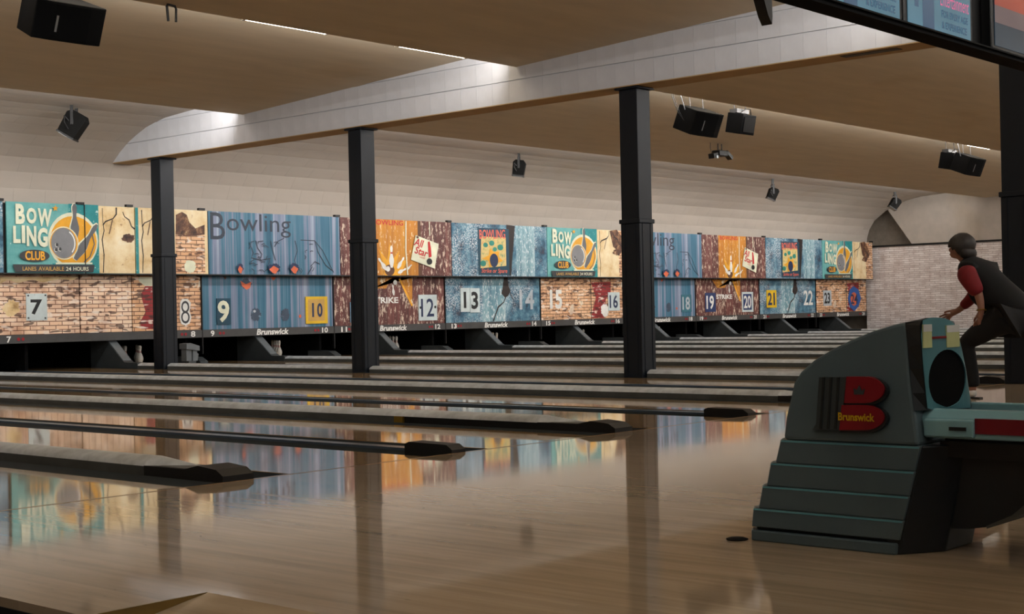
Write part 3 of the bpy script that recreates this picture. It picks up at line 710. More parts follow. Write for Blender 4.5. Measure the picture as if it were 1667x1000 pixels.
def design_wood(unit, n):
    X0, X1 = pairref(n); b = board(unit, X0, X1, False, 'print_wood'); A = Art(b, YUP, pairref(2), (X0, X1))
    patch(b, X0+.25*PW, X0+.68*PW, False, 'print_orange'); patch(b, X0+.68*PW, X0+.71*PW, False, 'ink_brown', k=.0014)
    A.layer = 2
    A.text('BOWLING', (606, 358.5, 656, 366.5), 'ink_red', bold=.015)
    A.poly([(626, 449), (624, 430), (616, 405), (630, 424), (634, 396), (638, 424), (650, 408), (645, 430), (664, 422), (650, 449)], 'ink_orange', 'printed_burst')
    A.ell(634, 440, 8, 9, 'ink_brown', 'printed_ball')
    A.pin(637, 418, 36, 0, 'ink_white', wide=.95); A.line([(635.4, 412), (638.6, 412)], .03, 'ink_red', 'printed_stripe')
    A.pin(652, 428, 24, -.7, 'ink_white'); A.pin(622, 430, 26, .75, 'ink_white'); A.pin(654, 441, 20, -1.2, 'ink_white'); A.pin(666, 435, 13, -.9, 'ink_white'); A.ell(631, 438, 3.4, 4.4, 'ink_white', 'printed_pin')
    A.line([(660, 360), (660, 410), (663, 448)], .035, 'ink_cream', 'printed_scratch'); A.line([(698, 362), (699, 384)], .03, 'ink_cream', 'printed_scratch')
    c = A.poly([(675.5, 383), (713, 397.5), (706.5, 437.5), (668, 423)], 'ink_cream', 'card', lift=.006); A.Y -= .008
    A.text('All', (673, 389, 689, 402), 'ink_red', bold=.02, shear=.25, rot=-.22, parent=c); A.text('Star', (674, 404, 696, 416), 'ink_red', bold=.02, shear=.25, rot=-.22, parent=c)
    A.poly([(695.5, 394), (698.5, 393), (700.5, 404), (701.5, 418), (697, 420), (696, 408)], 'ink_red', 'printed_sock', parent=c); A.ell(698, 426, 4.6, 5.2, 'ink_black', 'printed_ball', parent=c); A.ell(678.5, 386.5, 2, 2, 'ink_brown', 'pin_head', n=10, parent=c)
    A.text('LANES', (682, 418, 691, 421), 'ink_coral', bold=.0, rot=-.22, parent=c)
    l = board(unit, X0, X1, True, 'print_wood'); A = Art(l, YLOW, pairref(2), (X0, X1))
    A.poly([(590, 452), (671, 452), (671, 496), (650, 452), (640, 452), (628, 470), (606, 470)], 'print_orange', 'printed_ground')
    A.line([(650, 454), (671, 498)], .05, 'ink_orange', 'printed_ray')
    A.pin(640, 472, 18, .12, 'ink_white'); A.ell(643, 460, 3, 4, 'ink_white', 'printed_pin'); A.text('STRIKE', (603, 484, 648, 494), 'ink_white', bold=.03)
    if n == 2:
        plate(A, (680.5, 480, 710.5, 522), 'ink_plate', '12', 'ink_navy', unit, None, .01, .15)
        A.ell(683.5, 501, 1.6, 2.2, 'ink_black', 'screw', n=8, parent=unit, lift=.014); A.ell(707.5, 500, 1.6, 2.2, 'ink_black', 'screw', n=8, parent=unit, lift=.014)
        plate(A, (569, 492, 592, 525), 'ink_skyplate', '11', 'ink_navy', unit, None, .02, .16)
    else:
        A = Art(l, YLOW); plate(A, (1147.5, 477, 1164.5, 508), 'ink_navy_plate', '19', 'ink_white', unit, None, .025, .14); plate(A, (1207.5, 475.5, 1225.5, 508), 'ink_plate', '20', 'ink_white', unit, 'ink_navy_plate', .02, .18)
def design_rust(unit, n):
    X0, X1 = pairref(n); b = board(unit, X0, X1, False, 'print_rust_blue'); A = Art(b, YUP, pairref(3), (X0, X1))
    patch(b, X0+.66*PW, X0+.86*PW, False, 'print_rust_pale'); A.layer = 2
    A.poly([(824, 366), (838, 368), (836, 398), (834, 420), (832, 449), (825, 449), (826, 410)], 'ink_gap', 'printed_crack')
    p = A.rect(778, 372, 828.5, 448, 'ink_deepteal', 'poster'); A.poly([(783, 385), (823, 387), (824, 433), (782, 437)], 'print_poster', 'printed_ground', parent=p)
    A.text('BOWLING', (780, 374, 822, 389), 'ink_coral', bold=.02, parent=p, rot=.03)
    for u, v, r in ((790, 399, 4), (800, 396, 4.5), (814, 403, 5), (805, 406, 3.5), (786, 429, 5)): A.ell(u, v, r, r, 'ink_green', 'printed_leaf', n=9, parent=p)
    A.poly([(797, 404), (803, 411), (812, 409), (811, 418), (818, 425), (806, 430), (796, 436), (795, 425), (784, 421), (795, 416)], 'ink_orange', 'printed_burst', parent=p); A.ell(803.5, 424, 6.8, 11, 'ink_navy', 'printed_ball', parent=p)
    A.text('Strike or Spare', (783, 437.5, 825, 446.5), 'ink_coral', bold=.012, shear=.2, parent=p)
    l = board(unit, X0, X1, True, 'print_rust_blue'); A = Art(l, YLOW, pairref(3), (X0, X1))
    patch(l, X0+.38*PW, X0+.62*PW, True, 'print_rust_pale'); A.layer = 2
    A.poly([(820, 452), (826, 452), (828, 466), (831, 474), (827, 482), (822, 485), (816, 478), (818, 468)], 'ink_gap', 'printed_crack'); A.line([(823, 484), (820, 492), (811, 500), (806, 514), (803, 523)], .04, 'ink_gap', 'printed_crack'); A.line([(829, 474), (835, 488)], .025, 'ink_gap', 'printed_crack')
    if n == 3:
        plate(A, (749, 469, 764, 508), 'ink_plate', '1', 'ink_black', unit, None, .035, .16); plate(A, (764.6, 469.5, 780, 509), 'ink_plate', '3', 'ink_black', unit, None, .03, .14)
        A.text('14', (845, 472, 869, 504), 'ink_ghost', 'digits', .025, parent=l)
    elif n == 7:
        A = Art(l, YLOW); plate(A, (1247.5, 472.5, 1263.5, 501), 'ink_yellow', '21', 'ink_navy', unit, None, .03, .14); A.text('22', (1308, 473, 1323, 497), 'ink_white', 'digits', .02, parent=l)
PANEL = {-1: 'blue rusted panel pair cut off by the left edge of the picture', 0: 'teal club sign over peach brick panels with the white 7 plate',
         1: 'blue streaked panel pair with faded grey script and yellow 10 plate', 2: 'brown wood panel pair with tilted white card and pale 12 plate', 3: 'cracked blue panel pair with teal poster and white 13 plate',
         4: 'smaller teal club sign over brick with 15 and 16, beside the third column', 5: 'blue streaked panel pair just right of the third column', 6: 'small brown wood panel pair with navy 19 and 20 plates',
         7: 'small cracked blue panel pair with yellow 21 plate', 8: 'last and smallest club sign panel pair beside the white stone wall'}
DES = {-1: design_rust, 0: design_club, 1: design_streak, 2: design_wood, 3: design_rust, 4: design_club, 5: design_streak, 6: design_wood, 7: design_rust, 8: design_club}
for n in range(-1, 9):
    X0, X1 = pairref(n)
    if n == -1: X1 = -.27 if False else X1
    unit = thing('masking_unit', (X0, YUP, ZBOT), PANEL[n], 'masking panel', 'printed panels above the pins')
    if n == -1:
        # ends where the wider panel of lanes 7 and 8 begins
        e = atY(6, 390, YUP).x; b = board(unit, X0, e, False, 'print_rust_blue'); e2 = atY(-9, 500, YLOW).x; l = board(unit, X0, e2, True, 'print_rust_blue'); s0, s1 = X0, e2
    else:
        DES[n](unit, n); s0, s1 = (atY(-8, 500, YLOW).x if n == 0 else X0), X1
    strip = MB().box(s0+.006, s1-.006, YLOW-.02, YLOW+.03, ZBOT, ZBOT+.147).build('base_strip', 'strip_grey', unit)
    A = Art(strip, YLOW-.02); m = s1-s0; zc = ZBOT+.073
    def put(t, x0, x1, h, shear=0, bold=.03, mat='ink_white', nm='lettering'):
        vs, fs = text_mesh(t, bold, shear); yy = A.Y-.002
        MB().add([(x0+a*(x1-x0), yy, zc+(b_-.5)*h) for a, b_ in vs], fs).build(nm, mat, strip)
    if n >= 0:
        a = str(7+2*n); c = str(8+2*n); wd = .098
        xa = s0+(.19 if n == 0 else .20); put(a, xa, xa+wd*(.9 if len(a) == 1 else 1.7), .112); xc = s1-.34; put(c, xc+(.07 if n == 0 else 0), xc+wd*1.7+(.0 if n else .01), .112)
        for k in range(2):
            for xx in (xa+wd*2.3+k*.085, xc-.10-k*.085+(.05 if n == 0 else 0)):
                pts = [(xx+.03*math.cos(.5236*j), zc+.03*math.sin(.5236*j)) for j in range(12)]
                MB().prism(pts, 'y', A.Y-.006, A.Y).build('indicator_lamp', 'ink_dot', strip)
        if n: put('Brunswick', s0+.39*m, s0+.635*m, .122, .18, .035)
    # black edge rail and hanger clips
    MB().box(s0, s1, YUP-.012, YUP+.05, ZMID-.012, ZMID+.010).build('edge_rail', 'black', unit)
    for xx in ([atY(u, 335, YUP).x for u in (137, 216, 333)] if n == 0 else [X1 if n > -1 else atY(6, 330, YUP).x]):
        MB().box(xx-.15, xx-.012, YUP-.03, YUP+.04, ZTOP+.002, ZTOP+.045).build('hanger_clip', 'black', unit)
    # black frame behind
    MB().box(s0, s1, YUP+.055, YUP+.09, ZMID, ZTOP-.02).build('backing_board', 'black', unit)
    MB().box(s0, s1, YLOW+.045, YLOW+.07, ZBOT+.01, ZMID+.03).build('backing_board', 'black', unit)
    for xx in (s0,):
        MB().box(xx+.001, xx+.017, YLOW-.022, YLOW+.04, -.0 if False else .18, ZMID-.012).build('edge_post', 'black', unit)
# ------------------------------------------------------------------ columns
COLS = [(15.26, 'dark steel column farthest away, in front of the panel numbered 8'), (10.06, 'dark steel column standing in front of the panel numbered 11'),
        (4.86, 'dark steel column in the middle of the hall, right of the number 16'), (-.17, 'black column at the right edge, behind the bowler')]
COLX = 1.45
for y, lab in COLS:
    t = thing('steel_column', (COLX, y, 0), lab, 'column', 'columns under the long beam')
    def sq(h, z0, z1, nm, mat='dark_metal'): return MB().box(COLX-h, COLX+h, y-h, y+h, z0, z1).build(nm, mat, t, bevel=.008)
    sq(.142, 2.0, 3.70, 'shaft'); sq(.150, -.0 if y < 0 else -.10, 1.975, 'lower_casing'); sq(.166, 1.975, 2.03, 'collar'); sq(.185, 3.70, 3.728, 'capital')
    for s in (-1, 1):
        for k in (-.085, .085):
            MB().box(COLX+k-.006, COLX+k+.006, y-.156 if s < 0 else y+.150, y-.150 if s < 0 else y+.156, .02, 1.97).build('rib', 'dark_metal', t)
            MB().box(COLX-.156 if s < 0 else COLX+.150, COLX-.150 if s < 0 else COLX+.156, y+k-.006, y+k+.006, .02, 1.97).build('rib', 'dark_metal', t)

# ------------------------------------------------------------------ speakers and lamps on the ceiling
def rotated(mb, c, rx=0, ry=0, rz=0):
    return mb.xf(Matrix.Translation(Vector(c)) @ Matrix.Rotation(rz, 4, 'Z') @ Matrix.Rotation(ry, 4, 'Y') @ Matrix.Rotation(rx, 4, 'X'))
def speaker(px, Y, lab, w=.80, h=.40, d=.42, cables=False):
    c = atY(*px, Y); t = thing('loudspeaker', c, lab, 'loudspeaker', 'black loudspeakers hung from the ceiling')
    tl = math.radians(22)
    body = MB().prism([(-w/2, -d*.35), (-w/2+.07, d*.65), (w/2-.07, d*.65), (w/2, -d*.35), (w*.25, -d*.42), (-w*.25, -d*.42)], 'z', -h/2, h/2)
    rotated(body, c, tl).build('cabinet', 'speaker_black', t, bevel=.012)
    g = MB().prism([(-w*.47, -d*.365), (-w*.25, -d*.43), (w*.25, -d*.43), (w*.47, -d*.365), (w*.25, -d*.45), (-w*.25, -d*.45)], 'z', -h*.45, h*.45)
    rotated(g, c, tl).build('grille', 'black_matte', t)
    rotated(MB().box(-w*.22, -w*.19, -d*.456, -d*.44, -h*.26, h*.16), c, tl).build('name_plate', 'steel', t)
    zc = LIPS[3][1]+.25
    for sx in (-.25, .22):
        MB().tube([(c.x+sx*w, c.y+.05, c.z+h*.42), (c.x+sx*w, c.y+.08, zc)], .006, 6).build('hanger_rod', 'rod_dark', t)
    MB().tube([(c.x-w*.45, c.y+.05, c.z+h*.45), (c.x-w*.62, c.y+.08, zc)], .008, 6).build('hanger_rod', 'steel', t)
    if cables:
        for k in (0, .05):
            MB().tube([(c.x-w*.5, c.y+.05, c.z), (c.x-w*.62-k, c.y+.06, c.z+.12), (c.x-w*.78-k, c.y+.08, c.z+.36), (c.x-w*.8-k, c.y+.1, zc)], .006, 5).build('cable', 'black', t)
speaker((101, 32), 7.05, 'large black loudspeaker hanging at the top left corner of the ceiling')
speaker((1140, 199), 7.05, 'black loudspeaker with dangling cables right of the third column', cables=True)
speaker((1579, 269), 7.05, 'small distant black loudspeaker near the right wall, beside a dark box')
def amp_box(px, Y, lab, w=.42, h=.34):
    c = atY(*px, Y); t = thing('effect_light_box', c, lab, 'stage light', 'box lights hung under the middle ceiling step')
    rotated(MB().box(-w/2, w/2, -.16, .16, -h/2, h/2), c, .2).build('housing', 'speaker_black', t, bevel=.01)
    rotated(MB().box(-w*.4, w*.4, -.175, -.16, -h*.38, h*.38), c, .2).build('lens_panel', 'black_gloss', t)
    rotated(MB().box(w/2, w/2+.03, -.1, .12, -h*.42, h*.2), c, .2).build('side_vent', 'steel', t)
    zc = LIPS[3][1]+.25
    for s in (-1, 1): MB().tube([(c.x+s*w*.42, c.y, c.z+h*.3), (c.x+s*w*.42, c.y+.02, zc)], .007, 6).build('yoke', 'rod_dark', t)
    MB().box(c.x-w*.45, c.x+w*.45, c.y-.05, c.y+.10, c.z+h*.5+.01, c.z+h*.5+.08).build('clamp', 'rod_dark', t)
    MB().tube([(c.x-w*.4, c.y-.1, c.z+h*.5), (c.x-w*.1, c.y-.14, c.z+h*.72), (c.x+w*.3, c.y-.12, c.z+h*.74), (c.x+w*.5, c.y-.08, c.z+h*.3)], .009, 5).build('cable', 'black', t)
amp_box((1206, 202), 7.2, 'dark box light with silver clamp between the cabled loudspeaker and the middle ceiling step')
amp_box((1548, 263), 7.55, 'far dark box light touching the small loudspeaker by the right wall', .5, .36)
def flood(px, Y, lab, s=.34, rz=.5, tilt=.5):
    c = atY(*px, Y); t = thing('flood_light', c, lab, 'stage light', 'flood lights under the vault')
    h = MB().prism([(-s*.42, -s*.62), (s*.42, -s*.62), (s*.48, s*.35), (s*.30, s*.55), (-s*.30, s*.55), (-s*.48, s*.35)], 'x', -s*.40, s*.40)
    rotated(h, c, tilt, 0, rz).build('housing', 'fixture_grey', t, bevel=.01)
    rotated(MB().box(-s*.43, s*.43, -s*.45, s*.45, -s*.66, -s*.58), c, tilt, 0, rz).build('bezel', 'black', t)
    rotated(MB().box(-s*.34, s*.34, -s*.34, s*.34, -s*.675, -s*.655), c, tilt, 0, rz).build('lens', 'steel', t)
    for k in (-1, 1):
        q = rotated(MB().box(k*s*.41-.008, k*s*.41+.008, -.025, .025, -.02, s*.85), c, 0, 0, rz); q.build('yoke_arm', 'black', t)
    rotated(MB().box(-s*.43, s*.43, -.025, .025, s*.83, s*.88), c, 0, 0, rz).build('yoke_bar', 'black', t)
    zr = 4.41
    rotated(MB().box(-.03, .03, -.03, .03, s*.88, max(s*.9, zr-c.z)), c, 0, 0, rz).build('mount', 'black', t)
    p = rotated(MB().tube([(-s*.44, .05, s*.1), (-s*.62, .1, s*.3), (-s*.66, .1, -.0), (-s*.52, .05, -s*.3)], .012, 5), c, 0, 0, rz); p.build('cable', 'black', t)
flood((121, 202), 14.75, 'grey flood light under the vault at the far left of the ceiling', .36, .75, .55)
flood((845, 273), 14.75, 'dark flood light on the vault between the second and third columns', .30, .65, .15)
flood((1258, 315), 14.6, 'small flood light on the vault right of the box lights', .28, .8, .4)
flood((1457, 331), 14.6, 'smallest flood light beside the slanted end of the side wall', .30, .8, .6)
# moving head light
c = atY(1172, 250, 10.4); zc = 4.31
t = thing('scanner_light', c, 'black scanner light with mirror arm hanging under the middle ceiling panel', 'stage light')
MB().box(c.x-.16, c.x+.16, c.y-.10, c.y+.10, c.z-.06, c.z+.06).build('body', 'black', t, bevel=.015)
for s in (-.07, .07): MB().tube([(c.x+s, c.y, c.z+.04), (c.x+s, c.y, zc)], .014, 6).build('yoke_arm', 'black', t)
rotated(MB().box(-.12, .12, -.06, .06, -.035, .035), (c.x+.27, c.y-.02, c.z-.02), 0, .55).build('mirror_head', 'black_gloss', t)
rotated(MB().box(-.09, .09, -.07, .07, -.05, .05), (c.x-.24, c.y, c.z-.06), 0, -.2).build('lens_tube', 'black', t)
rotated(MB().lathe([(.035, -.004), (.035, .004)]), (c.x-.22, c.y-.08, c.z-.09), math.pi/2).build('lens', 'steel', t)
MB().tube([(c.x-.30, c.y, c.z-.05), (c.x-.36, c.y, c.z+.10), (c.x-.35, c.y, zc)], .006, 5).build('cable', 'black', t)
# empty yoke
c = atY(280, 20, 6.60); t = tag(MB().tube([(c.x-.07, c.y-.03, 4.03), (c.x-.085, c.y-.03, 4.19), (c.x-.05, c.y, 4.218), (c.x+.05, c.y+.02, 4.218), (c.x+.075, c.y+.03, 4.19), (c.x+.07, c.y+.03, 4.05)], .014, 6).build('yoke_bracket', 'black', None, True, origin=(c.x, c.y, 4.2)),
    'empty black yoke bracket on the ceiling edge right of the large loudspeaker', 'bracket')

# ------------------------------------------------------------------ screens over the approach
YT = -3.0
zb = atY(1450, (1450-1260)*.2895, YT+.10).z
t = thing('display_truss', (-6.5, YT, zb), 'long black truss carrying the screens at the top right corner', 'truss')
MB().box(-8.42, -4.6, YT-.02, YT+.10, zb, zb+.03).build('shelf', 'black_matte', t)
MB().box(-8.42, -4.6, YT+.097, YT+.12, zb+.03, zb+.62).build('back_plate', 'black', t)
MB().box(-8.42, -4.6, YT-.03, YT-.0201, zb+.022, zb+.03).build('edge_strip', 'fixture_grey', t)
for xx in (-8.0, -5.0): MB().tube([(xx, YT+.14, zb+.5), (xx, YT+.14, 4.40)], .03, 8).build('hanger_pole', 'black', t)
a = atY(1246, 0, YT)
MB().prism([(a.x-.05, a.z+.08), (a.x+.05, a.z+.08), (a.x+.055, a.z-.06), (a.x+.05, a.z-.095), (a.x+.02, a.z-.06)], 'y', YT+.0, YT+.05).build('bracket_fin', 'black', t)
def screenmat(name, a, b):
    m, nt, bs = newmat(name)
    g = noise(nt, coords(nt), 2.0, 2); col = ramp(nt, g, [(.35, lin(a)), (.65, lin(b))])
    bs.inputs['Base Color'].default_value = (.01, .01, .01, 1); bs.inputs['Roughness'].default_value = .25
    nt.links.new(col, bs.inputs['Emission Color']); bs.inputs['Emission Strength'].default_value = .85; MT[name] = m
screenmat('screen_blue', (70, 110, 126), (86, 130, 150)); screenmat('screen_orange', (150, 52, 22), (170, 64, 30)); screenmat('screen_navy', (10, 34, 48), (14, 46, 62)); screenmat('screen_grey', (96, 76, 76), (110, 90, 88))
emis('screen_ink', (20, 56, 84), .8); emis('screen_pink', (176, 70, 112), .8); emis('screen_cyan', (60, 150, 160), .7)
def tv(x0, x1, z0, lab, kind):
    h = (x1-x0)*.5625; t = thing('television', ((x0+x1)/2, YT, zb+.086), lab, 'television', 'screens on the black truss')
    MB().box(x0-.035, x1+.035, YT+.03, YT+.095, max(z0-.035, zb+.031), z0+h+.035).build('casing', 'black_gloss', t, bevel=.008)
    sc = MB().box(x0, x1, YT+.027, YT+.031, z0, z0+h).build('screen', 'screen_blue' if kind < 3 else 'screen_navy', t)
    MB().box((x0+x1)/2-.12, (x0+x1)/2+.12, YT+.04, YT+.09, zb+.0305, z0+.02).build('foot', 'black_gloss', t)
    def tx(s, fx0, fx1, fz0, fz1, mat, bold=.02, shear=0):
        vs, fs = text_mesh(s, bold, shear); w = x1-x0
        MB().add([(x0+w*(fx0+(fx1-fx0)*a), YT+.0255, z0+h*(fz0+(fz1-fz0)*b)) for a, b in vs], fs).build('lettering', mat, sc)
    def rc(fx0, fx1, fz0, fz1, mat, nm='picture'):
        w = x1-x0; MB().add([(x0+w*a, YT+.0262, z0+h*b) for a, b in ((fx0, fz0), (fx1, fz0), (fx1, fz1), (fx0, fz1))], [(0, 1, 2, 3)]).build(nm, mat, sc)
    if kind < 3:
        tx('Entertainment', .50, .97, .36, .54, 'screen_pink', .0, .2); tx('FOR EVERY AGE', .52, .95, .22, .31, 'screen_ink'); tx('& EXPERIENCE', .52, .93, .08, .17, 'screen_ink')
        rc(.22, .40, .0, .62, 'screen_ink', 'picture'); rc(.10, .16, .25, .7, 'screen_ink', 'picture')
    else:
        rc(0.0, .5, .42, 1.0, 'screen_orange'); rc(0, 1, .24, .42, 'screen_grey'); rc(.5, .56, .34, 1., 'screen_cyan')
xb0 = atY(1487, 38, YT); xb1 = atY(1586, 69, YT); z0 = (xb0.z+xb1.z)/2
tv(xb0.x, xb1.x+.02, z0, 'middle screen with pink script and blue lettering on the black truss', 2)
tv(xb0.x-.81, xb0.x-.09, z0, 'left screen with blue lettering at the top edge of the picture', 1)
x3 = atY(1628, 70, YT).x; tv(x3, x3+.95, z0+.03, 'right screen showing an orange picture in a glossy black casing', 3)

# ------------------------------------------------------------------ ball return
BX = -8.655; HW = .265
br = thing('ball_return', (BX, -3.9, 0), 'grey and teal ball return hood with a red logo on the approach', 'ball return')
def taper(name, zs, mat, parent=br, bevel=.006, cut=.10):
    """stack of octagonal-ish plans: list of (z, yfront, yrear, halfwidth, rearnotch)"""
    m = MB(); k = 0
    for z, yf, yr, hw in zs:
        ins = .07
        m.v += [(BX-hw, yr, z), (BX-hw+.15, yr-cut, z), (BX+hw-.15, yr-cut, z), (BX+hw, yr, z), (BX+hw, yf-.03, z), (BX+hw-.05, yf, z), (BX-hw+.05, yf, z), (BX-hw, yf-.03, z)]
    n = 8
    m.f.append(tuple(range(n))[::-1]); L = len(zs)
    for i in range(L-1):
        for j in range(n): m.f.append((i*n+j, i*n+(j+1) % n, (i+1)*n+(j+1) % n, (i+1)*n+j))
    m.f.append(tuple((L-1)*n+j for j in range(n)))
    return m.build(name, mat, parent, bevel=bevel)
taper('plinth', [(0, -3.262, -3.868, HW+.012), (.040, -3.262, -3.872, HW+.012)], 'hood_grey', cut=.001)
taper('plinth_gap', [(.040, -3.275, -3.87, HW-.005), (.052, -3.275, -3.87, HW-.005)], 'black', cut=.001)
tiers = [(.052, .122, -3.262, -3.268), (.122, .206, -3.290, -3.305), (.206, .292, -3.322, -3.338), (.292, .378, -3.358, -3.378)]
for i, (a, b, f0, f1) in enumerate(tiers):
    ry = lambda z: -3.868-(.085*z/.38)
    taper('tier', [(a, f0, ry(a), HW+.008-.007*i), (b-.006, f1, ry(b), HW+.004-.007*i), (b, f1-.008, ry(b), HW-.004-.007*i)], 'hood_grey', bevel=.003, cut=.001)
    taper('edge_highlight', [(b-.0095, f1+.001, ry(b)+.004, HW+.0055-.007*i), (b-.0035, f1-.003, ry(b)+.004, HW+.002-.007*i)], 'hood_teal', bevel=0, cut=.001)  # lighter strip along the tier's top edge, a painted rim highlight
# upper hood: side profile
prof = [(-3.418, .378), (-3.425, .46), (-3.452, .585), (-3.478, .625), (-3.53, .668), (-3.60, .707), (-3.68, .743), (-3.76, .772), (-3.84, .794), (-3.888, .803), (-3.91, .60), (-3.948, .378)]
m = MB(); hwz = lambda z: HW-.016-.05*max(0, (z-.378))/.43
nP = len(prof); ch = .03
cyy = sum(p[0] for p in prof)/nP; czz = sum(p[1] for p in prof)/nP
ringA = [(BX-hwz(z), y, z) for y, z in prof]; ringB = [(BX+hwz(z), y, z) for y, z in prof]
m.add(ringA+ringB, [tuple(range(nP))[::-1], tuple(range(nP, 2*nP))] + [(i, (i+1) % nP, nP+(i+1) % nP, nP+i) for i in range(nP)])
m.build('hood_shell', 'hood_grey', br, bevel=.012)
# dark bevel and teal face with the ball hole
def archpts(hw0, hw1, z0, z1, n=24):
    pts = []
    for k in range(n+1):
        a = math.pi*k/n; ca, sa = math.cos(a), math.sin(a)
        e = lambda v: math.copysign(abs(v)**.45, v)
        z = z0+(z1-z0)*e(sa); hw = hw0+(hw1-hw0)*(z-z0)/(z1-z0); pts.append((BX+.02+hw*e(ca), z))
    return pts
YF = -3.955
def fp(u, v): q = atY(u, v, YF); return (q.x, q.z)
mid = [fp(*p) for p in ((1580, 664), (1577, 640), (1571, 600), (1564, 566), (1557, 538), (1553, 529), (1546, 522), (1536, 518), (1520, 517), (1507, 518), (1500, 522), (1497, 530), (1499, 560), (1502, 600), (1506, 640), (1509, 668))]
xa_, xb_ = mid[-1][0], mid[0][0]
def grow(p):
    s = (p[0]-(xa_+xb_)/2)/((xb_-xa_)/2); z = p[1]-(.014 if p[1] > .7 else 0)
    return (BX+max(-1, min(1, s*1.25))*hwz(z)*.995, -3.884-.06*max(0, (.8-z))/.42, z)
o1 = [grow(p) for p in mid]; o2 = [(x, YF, z) for x, z in mid]; k = len(o1); m = MB()
m.add(o1+o2, [(i, i+1, k+i+1, k+i) for i in range(k-1)] + [tuple(range(k, 2*k)), (k-1, 0, k, 2*k-1)]); m.build('hood_bevel', 'hood_dark', br)
hc = fp(1540, 618); hr = (fp(1570, 618)[0]-hc[0], hc[1]-fp(1540, 667)[1])
m = MB(); K = 36; vo = []; vi = []
def arch_at(a):
    d = Vector((math.cos(a), math.sin(a))); best = None
    poly = mid
    for p, q in zip(poly, poly[1:]+poly[:1]):
        p = Vector(p); q = Vector(q); e = q-p; den = d.x*e.y-d.y*e.x
        if abs(den) < 1e-9: continue
        w = p-Vector(hc); tt = (w.x*e.y-w.y*e.x)/den; ss = (w.x*d.y-w.y*d.x)/den
        if tt > 0 and -1e-6 <= ss <= 1+1e-6 and (best is None or tt > best): best = tt
    return Vector(hc)+d*best
for j in range(K):
    a = 2*math.pi*j/K; q = arch_at(a); vo.append((q.x, YF-.003, q.y)); f = min(1, .93*(q-Vector(hc)).length/max(1e-6, math.hypot(hr[0]*math.cos(a), hr[1]*math.sin(a)))); vi.append((hc[0]+hr[0]*f*math.cos(a), YF-.007, hc[1]+hr[1]*f*math.sin(a)))
vb = [(x, YF+.05, z) for x, y, z in vi]
m.add(vo+vi+vb, [(j, (j+1) % K, K+(j+1) % K, K+j) for j in range(K)] + [(K+j, K+(j+1) % K, 2*K+(j+1) % K, 2*K+j) for j in range(K)])
face = m.build('hood_face', 'hood_teal', br)
MB().add([(x, YF-.002, z) for x, y, z in vi], [tuple(range(K))]).build('ball_opening', 'black_matte', br)
for u0, u1, v0, v1 in ((1500, 1513, 528, 567), (1538, 1558, 529, 566)):
    a = atY(u0, v1, YF); b = atY(u1, v0, YF)
    st = MB().box(a.x, b.x, YF-.0085, YF-.004, a.z, b.z).build('sticker', 'sticker', face)
    MB().box(a.x, b.x, YF-.0095, YF-.008, b.z-.025, b.z).build('sticker_head', 'white_plastic', face)
a = atY(1514, 552, YF); b = atY(1537, 547, YF); MB().box(a.x, b.x, YF-.009, YF-.004, a.z, b.z).build('red_label', 'logo_red', face)
# logo on the side: reading direction is -Y
LX = BX-HW+.012
def lp(u, v): q = atX(u, v, LX); return (q.y, q.z)
def sidepoly(pts, mat, name, lift, parent=br): return MB().prism([lp(*p) for p in pts], 'x', LX-lift, LX+.02).build(name, mat, parent)
lg = sidepoly([(1336, 614), (1382, 614), (1378, 636), (1372, 700), (1325, 700), (1331, 690)], 'logo_grey', 'logo_plate', .012)
for u in (1342, 1354, 1366):
    MB().prism([lp(*p) for p in ((u, 614), (u+4, 614), (u+1, 660), (u-1, 698), (u-5, 698), (u-2, 660))], 'x', LX-.016, LX-.008).build('logo_stripe', 'logo_dark', lg)
def lobe(u0, u1, v0, v1, n=14):
    vm = (v0+v1)/2; rv = (v1-v0)/2; pts = [(u0, v0), (u0, v0)]
    out = [(u0+ (4 if True else 0), v0)]
    for k in range(n+1):
        a = -math.pi/2+math.pi*k/n; out.append((u1-32+32*math.cos(a), vm+rv*math.sin(a)))
    out.append((u0, v1)); return out
for (u0, u1, v0, v1) in ((1378, 1443, 613, 656), (1370, 1443, 659, 700)):
    MB().prism([lp(*(p[0]+1.5, p[1]+1.8)) for p in lobe(u0-2, u1+2, v0-1, v1+2)], 'x', LX-.010, LX+.01).build('logo_rim', 'logo_dark', lg)
    MB().prism([lp(*p) for p in lobe(u0, u1, v0, v1)], 'x', LX-.018, LX+.01).build('logo_lobe', 'logo_red', lg)
MB().prism([lp(*p) for p in ((1395, 642), (1410, 642), (1412, 633), (1407, 636), (1403, 627), (1399, 635), (1394, 632))], 'x', LX-.021, LX-.017).build('logo_crown', 'logo_grey', lg)
vs, fs = text_mesh('Brunswick', .03, 0); q0 = lp(1369, 684); q1 = lp(1428, 673)
MB().add([(LX-.0205, q0[0]+(q1[0]-q0[0])*a, q0[1]+(q1[1]-q0[1])*b) for a, b in vs], fs).build('lettering', 'logo_yellow', lg)
